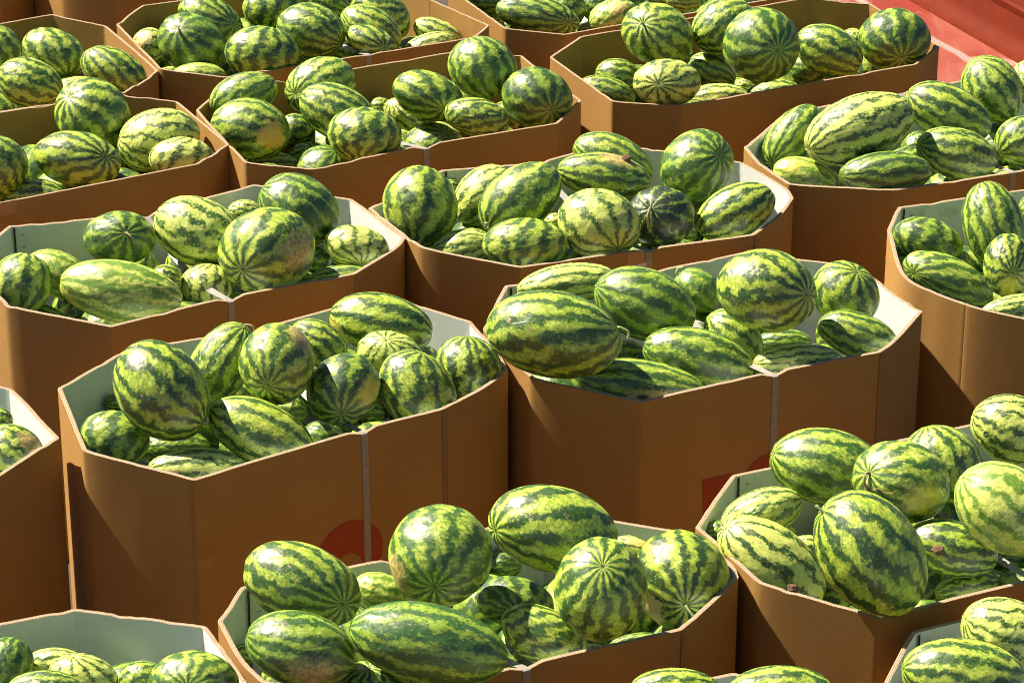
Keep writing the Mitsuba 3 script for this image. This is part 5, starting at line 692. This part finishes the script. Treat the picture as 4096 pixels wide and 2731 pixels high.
prof = [(0.10, BZ)] + [(0.10 * math.cos(math.pi / 2 * 0) - 0.10 * math.sin(a), BZ + 0.10 - 0.10 * math.cos(a)) for a in np.linspace(.12, 1.25, 12)]
q1, z1 = prof[-1]
prof += [(q1 - .02 * k, z1 + .05 * k) for k in (.4, .9, 1.4)]
side = np.array([[bed_pt(s, q, z) for q, z in prof] for s in ss])
v, f = grid_mesh(side)
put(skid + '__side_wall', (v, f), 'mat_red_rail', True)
q2, z2 = prof[-1]
rail = [(q2 + .004, z2), (q2 + .006, z2 + .028), (q2 - .012, z2 + .036), (q2 - .03, z2 + .022), (q2 - .16, z2 + .018), (q2 - .16, z2 - .03)]
v, f = grid_mesh(np.array([[bed_pt(s, q, z) for q, z in rail] for s in ss]))
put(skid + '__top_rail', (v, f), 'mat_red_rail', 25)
for q in (.25, 1.05):
    c = trimesh.creation.box((4.6, .12, BZ - .035))
    M4 = np.eye(4); M4[:2, 0] = ux; M4[:2, 1] = un; M4[:3, 3] = bed_pt(0, q, (BZ - .035) / 2 + .001)
    c.apply_transform(M4)
    put(numbered(skid + '__runner'), c, 'mat_steel_dark')

# ------------------------------------------------------------------ bins
RIM = 0.90
def bin_path(name, pts, rng):
    """per panel: points of the outer face from fold to fold, (x, y), with curvature between the folds"""
    vi = [i for i, p in enumerate(pts) if p[0].startswith('V')]
    out = []
    for a, b in zip(vi, vi[1:] + [vi[0] + len(pts)]):
        seq = [pts[i % len(pts)] for i in range(a, b + 1)]
        c = np.array([[q[1], q[2]] for q in seq])
        first = seq[0][0]
        hard = [i for i, q in enumerate(seq) if q[0] == 'B']
        if hard:                       # the back wall is bent where the strap pulls it
            h = hard[0]
            d = np.vstack([np.linspace(c[0], c[h], 14)[:-1], np.linspace(c[h], c[-1], 14)])
        elif len(c) > 2:
            d = spline(c, 9)
        else:
            u = np.linspace(0, 1, 22)
            d = c[0] + (c[1] - c[0]) * u[:, None]
        L = np.linalg.norm(c[-1] - c[0]); tdir = (c[-1] - c[0]) / L; nrm = np.array([tdir[1], -tdir[0]])
        u = np.concatenate([[0], np.cumsum(np.linalg.norm(np.diff(d, axis=0), axis=1))]); Ld = u[-1]
        un_ = np.unique(np.concatenate([u, [.006, Ld - .006]]))
        d = np.stack([np.interp(un_, u, d[:, 0]), np.interp(un_, u, d[:, 1])], 1); u = un_ / Ld
        if first == 'V2': bulge = .0105 * (1 - np.exp(-u / .11)) * (1 - u)
        else: bulge = rng.uniform(-.002, .004) * np.sin(np.pi * u) + rng.uniform(-.0015, .0015) * np.sin(2 * np.pi * u)
        d = d + nrm * bulge[:, None]
        out.append((first, d))
    return out

def bulge_of(amp, seed, u, z):
    w = np.sin(np.pi * np.clip(u, 0, 1)) ** 2
    k = np.stack(np.broadcast_arrays(u * 4.0 + seed, z * 4.5, 0.37 * seed), -1)
    return w * (amp * np.sin(np.pi * np.clip(z / RIM, 0, 1)) ** 1.2 + .0018 * (meshkit.fbm(k, 3, 5) - .5) * np.clip((RIM - z) / .12, 0.15, 1))

def wall_grid(path, inward, zs, z_rim, push):
    Z = zs[None, :] * (z_rim / RIM)[:, None]
    XY = (path + inward)[:, None, :] + push
    return np.concatenate([XY, Z[..., None]], -1)

def build_bin(info):
    name = numbered('cardboard_bin')
    tag(name, info['label'], 'cardboard bin', 'octagonal cardboard bins heaped with watermelons')
    rng = np.random.default_rng(info['seed'])
    white = info['inner'] == 'white'
    th = .0125 if white else .0095
    mat = 'mat_board_' + info['inner']
    panels = bin_path(name, info['pts'], rng)
    allp = np.vstack([d[:-1] for _, d in panels])
    # inward offset of the whole ring, so that neighbouring panels butt
    tn = np.roll(allp, -1, 0) - np.roll(allp, 1, 0); tn /= np.linalg.norm(tn, axis=1, keepdims=True)
    e0 = allp - np.roll(allp, 1, 0); e0 /= np.linalg.norm(e0, axis=1, keepdims=True)
    nin = np.stack([-tn[:, 1], tn[:, 0]], 1)
    cosh = np.clip(np.abs(e0[:, 0] * tn[:, 0] + e0[:, 1] * tn[:, 1]), .7, 1)
    off = nin * (th / cosh)[:, None]
    ks = np.cumsum([0] + [len(d) - 1 for _, d in panels])[:-1]
    for j, k in enumerate(ks):            # the folds are creased: pressed in a little
        allp[k] = allp[k] + nin[k] * .0018
        panels[j][1][0] = allp[k]; panels[j - 1][1][-1] = allp[k]
    S = np.concatenate([[0], np.cumsum(np.linalg.norm(np.diff(np.vstack([allp, allp[:1]]), axis=0), axis=1))])
    # rim: small unevenness, and a nick where the strap bites
    at_s = lambda k, o: np.stack([S[:-1] * k, S[:-1] * 0 + info['seed'] + o, S[:-1] * 0], 1)
    rz = RIM + .0022 * (meshkit.fbm(at_s(9, 0), 3) - .5) + .0012 * (meshkit.noise(at_s(55, .5)) - .5)
    rz -= .005 * np.clip((meshkit.fbm(at_s(14, 7.3), 3) - .64) / .12, 0, 1)      # crushed places
    strap = info.get('strap')
    if strap:
        for q in strap:
            d = np.linalg.norm(allp - np.array(q), axis=1)
            rz -= .016 * np.exp(-(d / .022) ** 2)
    k0 = 0
    zs = np.array([0.012, .12, .24, .34, .43, .51, .58, .64, .70, .75, .80, .84, .875, RIM])
    bulges = {f_: (rng.uniform(.002, .006) if f_ in ('V3', 'V7') else rng.uniform(0, .002), info['seed'] * 7 + j) for j, (f_, _) in enumerate(panels)}
    for first, d in panels:
        n = len(d); idx = [(k0 + i) % len(allp) for i in range(n)]
        s = S[k0] + np.concatenate([[0], np.cumsum(np.linalg.norm(np.diff(d, axis=0), axis=1))])
        o, io, r = d, off[idx], rz[idx]
        # break the cut edge slightly
        uu = (s - s[0]) / (s[-1] - s[0])
        bl = bulge_of(*bulges[first], uu[:, None], zs[None, :])
        push = bl[..., None] * (-nin[idx])[:, None, :]
        outer = wall_grid(o, o * 0, zs, r, push); inner = wall_grid(o, io, zs, r, push)
        o = o + push[:, -1]
        top = np.stack([np.column_stack([o + io * t, r - (.0006 if t in (0, 1) else 0)]) for t in (0, .25, .5, .75, 1)], 1)
        vs, fs, us = [], [], []
        base = 0
        for P, fl, vv in ((outer, False, zs), (inner, True, zs + 10), (top, True, np.array([20, 20.25, 20.5, 20.75, 21]))):
            v, f = grid_mesh(P, fl)
            vs.append(v); fs.append(f + base); base += len(v)
            us.append(np.stack([np.repeat(s, len(vv)), np.tile(vv, n)], 1))
        v, f, uvv = np.vstack(vs), np.vstack(fs), np.vstack(us)
        put(numbered(name + '__panel'), (v, f), mat, True, uvv)
        k0 += n - 1
    cen = allp.mean(0)
    V = {q[0]: np.array(q[1:3]) for q in info['pts'] if q[0].startswith('V')}
    def frame_at(q):      # nearest wall point, tangent, outward normal
        i = int(np.argmin(np.linalg.norm(allp - np.array(q), axis=1)))
        t = tn[i]; nn = -nin[i]
        j = int(np.searchsorted(ks, i, side='right')) - 1
        kn = ks[j + 1] if j + 1 < len(ks) else len(allp)
        uq = (i - ks[j]) / (kn - ks[j]) if panels[j][0] not in ('V3', 'V7') else (S[i] - S[ks[j]]) / (S[kn] - S[ks[j]])
        return allp[i], t, nn, rz[i], off[i], (lambda z: float(bulge_of(*bulges[panels[j][0]], np.array(uq), np.array(z))))
    # glued seams at two opposite folds: gap line, staples
    if white and info.get('seams', 1):
        i4 = int(np.argmin(np.linalg.norm(allp - V['V4'], axis=1)))
        t4 = (allp[(i4 + 4) % len(allp)] - allp[i4]); t4 /= np.linalg.norm(t4); n4 = np.array([t4[1], -t4[0]])
        sm = name + '__seam'
        pr = [(.000, .0012), (.004, .0055), (.011, .0060), (.0125, .0015)]
        zz = np.array([.02, .45, .88, RIM - .001])
        v, f = grid_mesh(np.array([[np.append(V['V4'] + t4 * a + n4 * b, z) for z in zz] for a, b in pr]))
        put(sm, (v, f), 'mat_cut_board')
        v, f = grid_mesh(np.array([[np.append(V['V4'] + t4 * a + n4 * .0018, z) for z in zz] for a in (.0125, .0165)]))
        put(name + '__seam_gap', (v, f), 'mat_dark_gap')
        for k in range(5):
            z = .86 - .075 * k + rng.uniform(-.008, .008); a = .030 + rng.uniform(-.003, .003)
            p0 = np.append(V['V4'] + t4 * a + n4 * .004, z); p1 = np.append(V['V4'] + t4 * (a + .012) + n4 * .004, z + .016)
            put(numbered(sm + '__staple'), tube([p0, (p0 + p1) / 2, p1], .0009, 5), 'mat_staple')
        i8 = int(np.argmin(np.linalg.norm(allp - V['V8'], axis=1)))
        p8 = allp[i8] + off[i8]; t8 = allp[(i8 - 4) % len(allp)] - allp[i8]; t8 /= np.linalg.norm(t8); n8 = nin[(i8 - 4) % len(allp)]
        sm = name + '__inner_seam'
        v, f = grid_mesh(np.array([[np.append(p8 + t8 * a + n8 * .003, z) for z in (.3, RIM - .004)] for a in (.004, .011)]))
        put(sm, (v, f), 'mat_dark_gap')
        for k in range(3):
            z = .868 - .045 * k
            for sft in (.030,):
                p0 = np.append(p8 + t8 * sft + n8 * .003, z)
                put(numbered(sm + '__staple'), tube([p0, p0 + np.append(t8 * .006, .001), p0 + np.append(t8 * .013, .002)], .0012, 5), 'mat_staple')
    if strap:
        w = .011
        pf, tf, nf, zf, of, gf = frame_at(strap[0]); pb, tb, nb, zb, ob, gb = frame_at(strap[1])
        tb = -tb
        path = []
        def outer_side(p, t, nn, z, o2, zend, gq):
            return [(np.append(p + nn * (.0025 + gq(zz)), zz), t) for zz in (zend, .12, .24, .34, .43, .51, .58, .64, .70, .75, .80, .84, z - .02)] + [(np.append(p + nn * .002, z + .0015), t), (np.append(p + o2 * .5, z + .003), t), (np.append(p + o2 * 1.1, z + .0005), t)]
        a = outer_side(pf, tf, nf, zf, of, .02, gf); b = outer_side(pb, tb, nb, zb, ob, .02, gb)[::-1]
        mid = []
        for u in np.linspace(.04, .96, 13):
            P = a[-1][0] * (1 - u) + b[0][0] * u; P[2] -= .05 * math.sin(math.pi * u)
            t = tf * (1 - u) + tb * u; t /= np.linalg.norm(t)
            tw = .9 * math.sin(math.pi * u * 1.0) * info.get('twist', .5)
            t3 = np.append(t * math.cos(tw), math.sin(tw))
            mid.append((P, t3))
        rows = []
        for P, t in a + mid + b:
            t3 = np.append(t, 0) if len(t) == 2 else t
            rows.append([P - t3 * w, P + t3 * w])
        R = np.array(rows)
        # a strap has thickness: a second face 0.8 mm off, closed round the sides
        d1 = np.gradient((R[:, 0] + R[:, 1]) / 2, axis=0); wv = R[:, 1] - R[:, 0]
        nv = np.cross(d1, wv); nv /= np.linalg.norm(nv, axis=1, keepdims=True) + 1e-12
        ring = np.stack([R[:, 0] + nv * .0004, R[:, 1] + nv * .0004, R[:, 1] - nv * .0004, R[:, 0] - nv * .0004, R[:, 0] + nv * .0004], 1)
        put(name + '__strap', grid_mesh(ring), 'mat_strap', 30)
    # flat print, tape, stickers on the outer face, 1 mm proud
    for kind, poly, mat2 in info.get('marks', []):
        import shapely.geometry as sg
        part = {'print': '__printed_mark', 'tape': '__tape', 'sticker': '__sticker'}[kind]
        g = sg.Polygon(poly[0], poly[1:])
        vv, ff = trimesh.creation.triangulate_polygon(g.segmentize(.03), engine='earcut')
        # (s, z): s metres from fold V3 along the long front panel
        d = [dd for fst, dd in panels if fst == 'V3'][0]
        cs = np.concatenate([[0], np.cumsum(np.linalg.norm(np.diff(d, axis=0), axis=1))])
        if kind == 'sticker' or info.get('mark_panel'): pass
        tt = (d[-1] - d[0]) / np.linalg.norm(d[-1] - d[0]); nn = np.array([tt[1], -tt[0]])
        X = np.stack([np.interp(vv[:, 0], cs, d[:, 0]), np.interp(vv[:, 0], cs, d[:, 1])], 1) + nn * (.0022 + bulge_of(*bulges['V3'], vv[:, 0] / cs[-1], vv[:, 1]))[:, None]
        X = np.column_stack([X, vv[:, 1]])
        put(numbered(name + part), (X, ff), mat2)
    return name

for info in BINS: build_bin(info)

# ------------------------------------------------------------------ watermelons
def fruit_mesh(e1, L, b, pole, spotdir, seed, kv, nlat, nlon):
    th = np.linspace(0, np.pi, nlat + 1)[:, None]; ph = np.linspace(0, 2 * np.pi, nlon + 1)[None, :]
    zl = pole; xl = spotdir - zl * (spotdir @ zl)
    if np.linalg.norm(xl) < .05:
        xl = np.cross(zl, [.3, .5, .81])
    xl = xl / np.linalg.norm(xl); yl = np.cross(zl, xl)
    u = (np.sin(th) * np.cos(ph))[..., None] * xl + (np.sin(th) * np.sin(ph))[..., None] * yl + (np.cos(th) * np.ones_like(ph))[..., None] * zl
    r = 1 + .045 * (meshkit.fbm(u * 1.4 + seed * 3.17, 2, seed) - .5) + .022 * math.sin(seed * 1.7) * np.cos(th) + .007 * np.cos(9 * ph + seed)[..., None][:, :, 0] * np.sin(th) ** .5
    dip = np.exp(-(th / .13) ** 2) + .7 * np.exp(-((np.pi - th) / .13) ** 2)
    r = r * (1 - .035 * dip)
    x = u * r[..., None]
    x = b * x + (L - b) * (x @ e1)[..., None] * e1
    v, f = grid_mesh(x)
    f = np.vstack([f[:, [0, 1, 2]], f[:, [0, 2, 3]]])
    n = np.zeros_like(v); fn = np.cross(v[f[:, 1]] - v[f[:, 0]], v[f[:, 2]] - v[f[:, 0]])
    for k in range(3): np.add.at(n, f[:, k], fn)
    n = n.reshape(x.shape)
    n[:, 0] = n[:, -1] = n[:, 0] + n[:, -1]
    n[0] = n[0].sum(0); n[-1] = n[-1].sum(0)
    n /= np.linalg.norm(n, axis=-1, keepdims=True)
    if (n * x).sum() < 0:
        n = -n; f = f[:, ::-1]
    uv = np.stack(np.broadcast_arrays(seed + .001 + .998 * ph / (2 * np.pi), kv + .001 + .998 * th / np.pi), -1).reshape(-1, 2)
    return x.reshape(-1, 3), f, n.reshape(-1, 3), uv

pile = []

def build_melon(i, d):
    (cx, cy, cz), e1, L, b, pole, typ, spot, seed = d[:8]
    e1, pole = np.array(e1, float), np.array(pole, float)
    e1 /= np.linalg.norm(e1); pole /= np.linalg.norm(pole)
    rng = np.random.default_rng(seed + 5)
    sk, sd = spot if spot else (0, None)
    sd = np.array(sd, float) if sd else rng.normal(size=3)
    sd /= np.linalg.norm(sd)
    lq = min(7, int(math.acos(max(-1, min(1, float(sd @ pole)))) / math.pi * 8))
    kv = typ + 8 * lq + 64 * sk
    big = L > .075 and d[8] not in ('fill', 'pile')
    v, f, n, uv = fruit_mesh(e1, L, b, pole, sd, seed, kv, *((38, 60) if big else (24, 36)))
    c = np.array([cx, cy, cz])
    if d[8] == 'pile':
        pile.append((v + c, f, n, uv)); return
    key = numbered('watermelon')
    put(key, (v + c, f), 'mat_rind', True, uv, n)
    for kind, P in d[10]:
        P = np.array(P)
        if kind in ('stem', 'dry_stem', 'tendril'):
            q = spline(P, 8)
            if kind == 'tendril': q += .003 * (np.array([meshkit.noise(q * 40 + k * 9) for k in range(3)]).T - .5)
            h = np.linspace(0, 1, len(q))
            rad = (.0055 - .0022 * np.sin(np.pi * h) ** .7 + .0009 * (h > .96)) if kind != 'tendril' else (.0016 - .0007 * h)
            put(numbered(key + '__' + ('tendril' if kind == 'tendril' else 'stem')), tube(q, rad, 8), 'mat_stem_green' if kind == 'stem' else 'mat_stem_dry', True)
        elif kind == 'clod':
            s = trimesh.creation.icosphere(3, 1.0); w = np.array(s.vertices)
            w *= (1 + .7 * (meshkit.fbm(w * 1.9 + seed, 4) - .5))[:, None] * np.array([.017, .015, .012])
            put(numbered(key + '__soil_clod'), (w + P[0], np.array(s.faces)), 'mat_soil', True)
    tag(key, d[9], 'watermelon', 'watermelons heaped in the bins')
    return key

for i, d in enumerate(MELONS): build_melon(i, d)

# the layer below, glimpsed through the gaps: too hidden to tell one fruit from the next
if pile:
    o = np.cumsum([0] + [len(q[0]) for q in pile])
    put('watermelon_layer', (np.vstack([q[0] for q in pile]), np.vstack([q[1] + k for q, k in zip(pile, o)])), 'mat_rind', True, np.vstack([q[3] for q in pile]), np.vstack([q[2] for q in pile]))
    tag('watermelon_layer', 'lower layer of watermelons glimpsed in the gaps between the heaped ones', 'watermelons', kind='stuff')
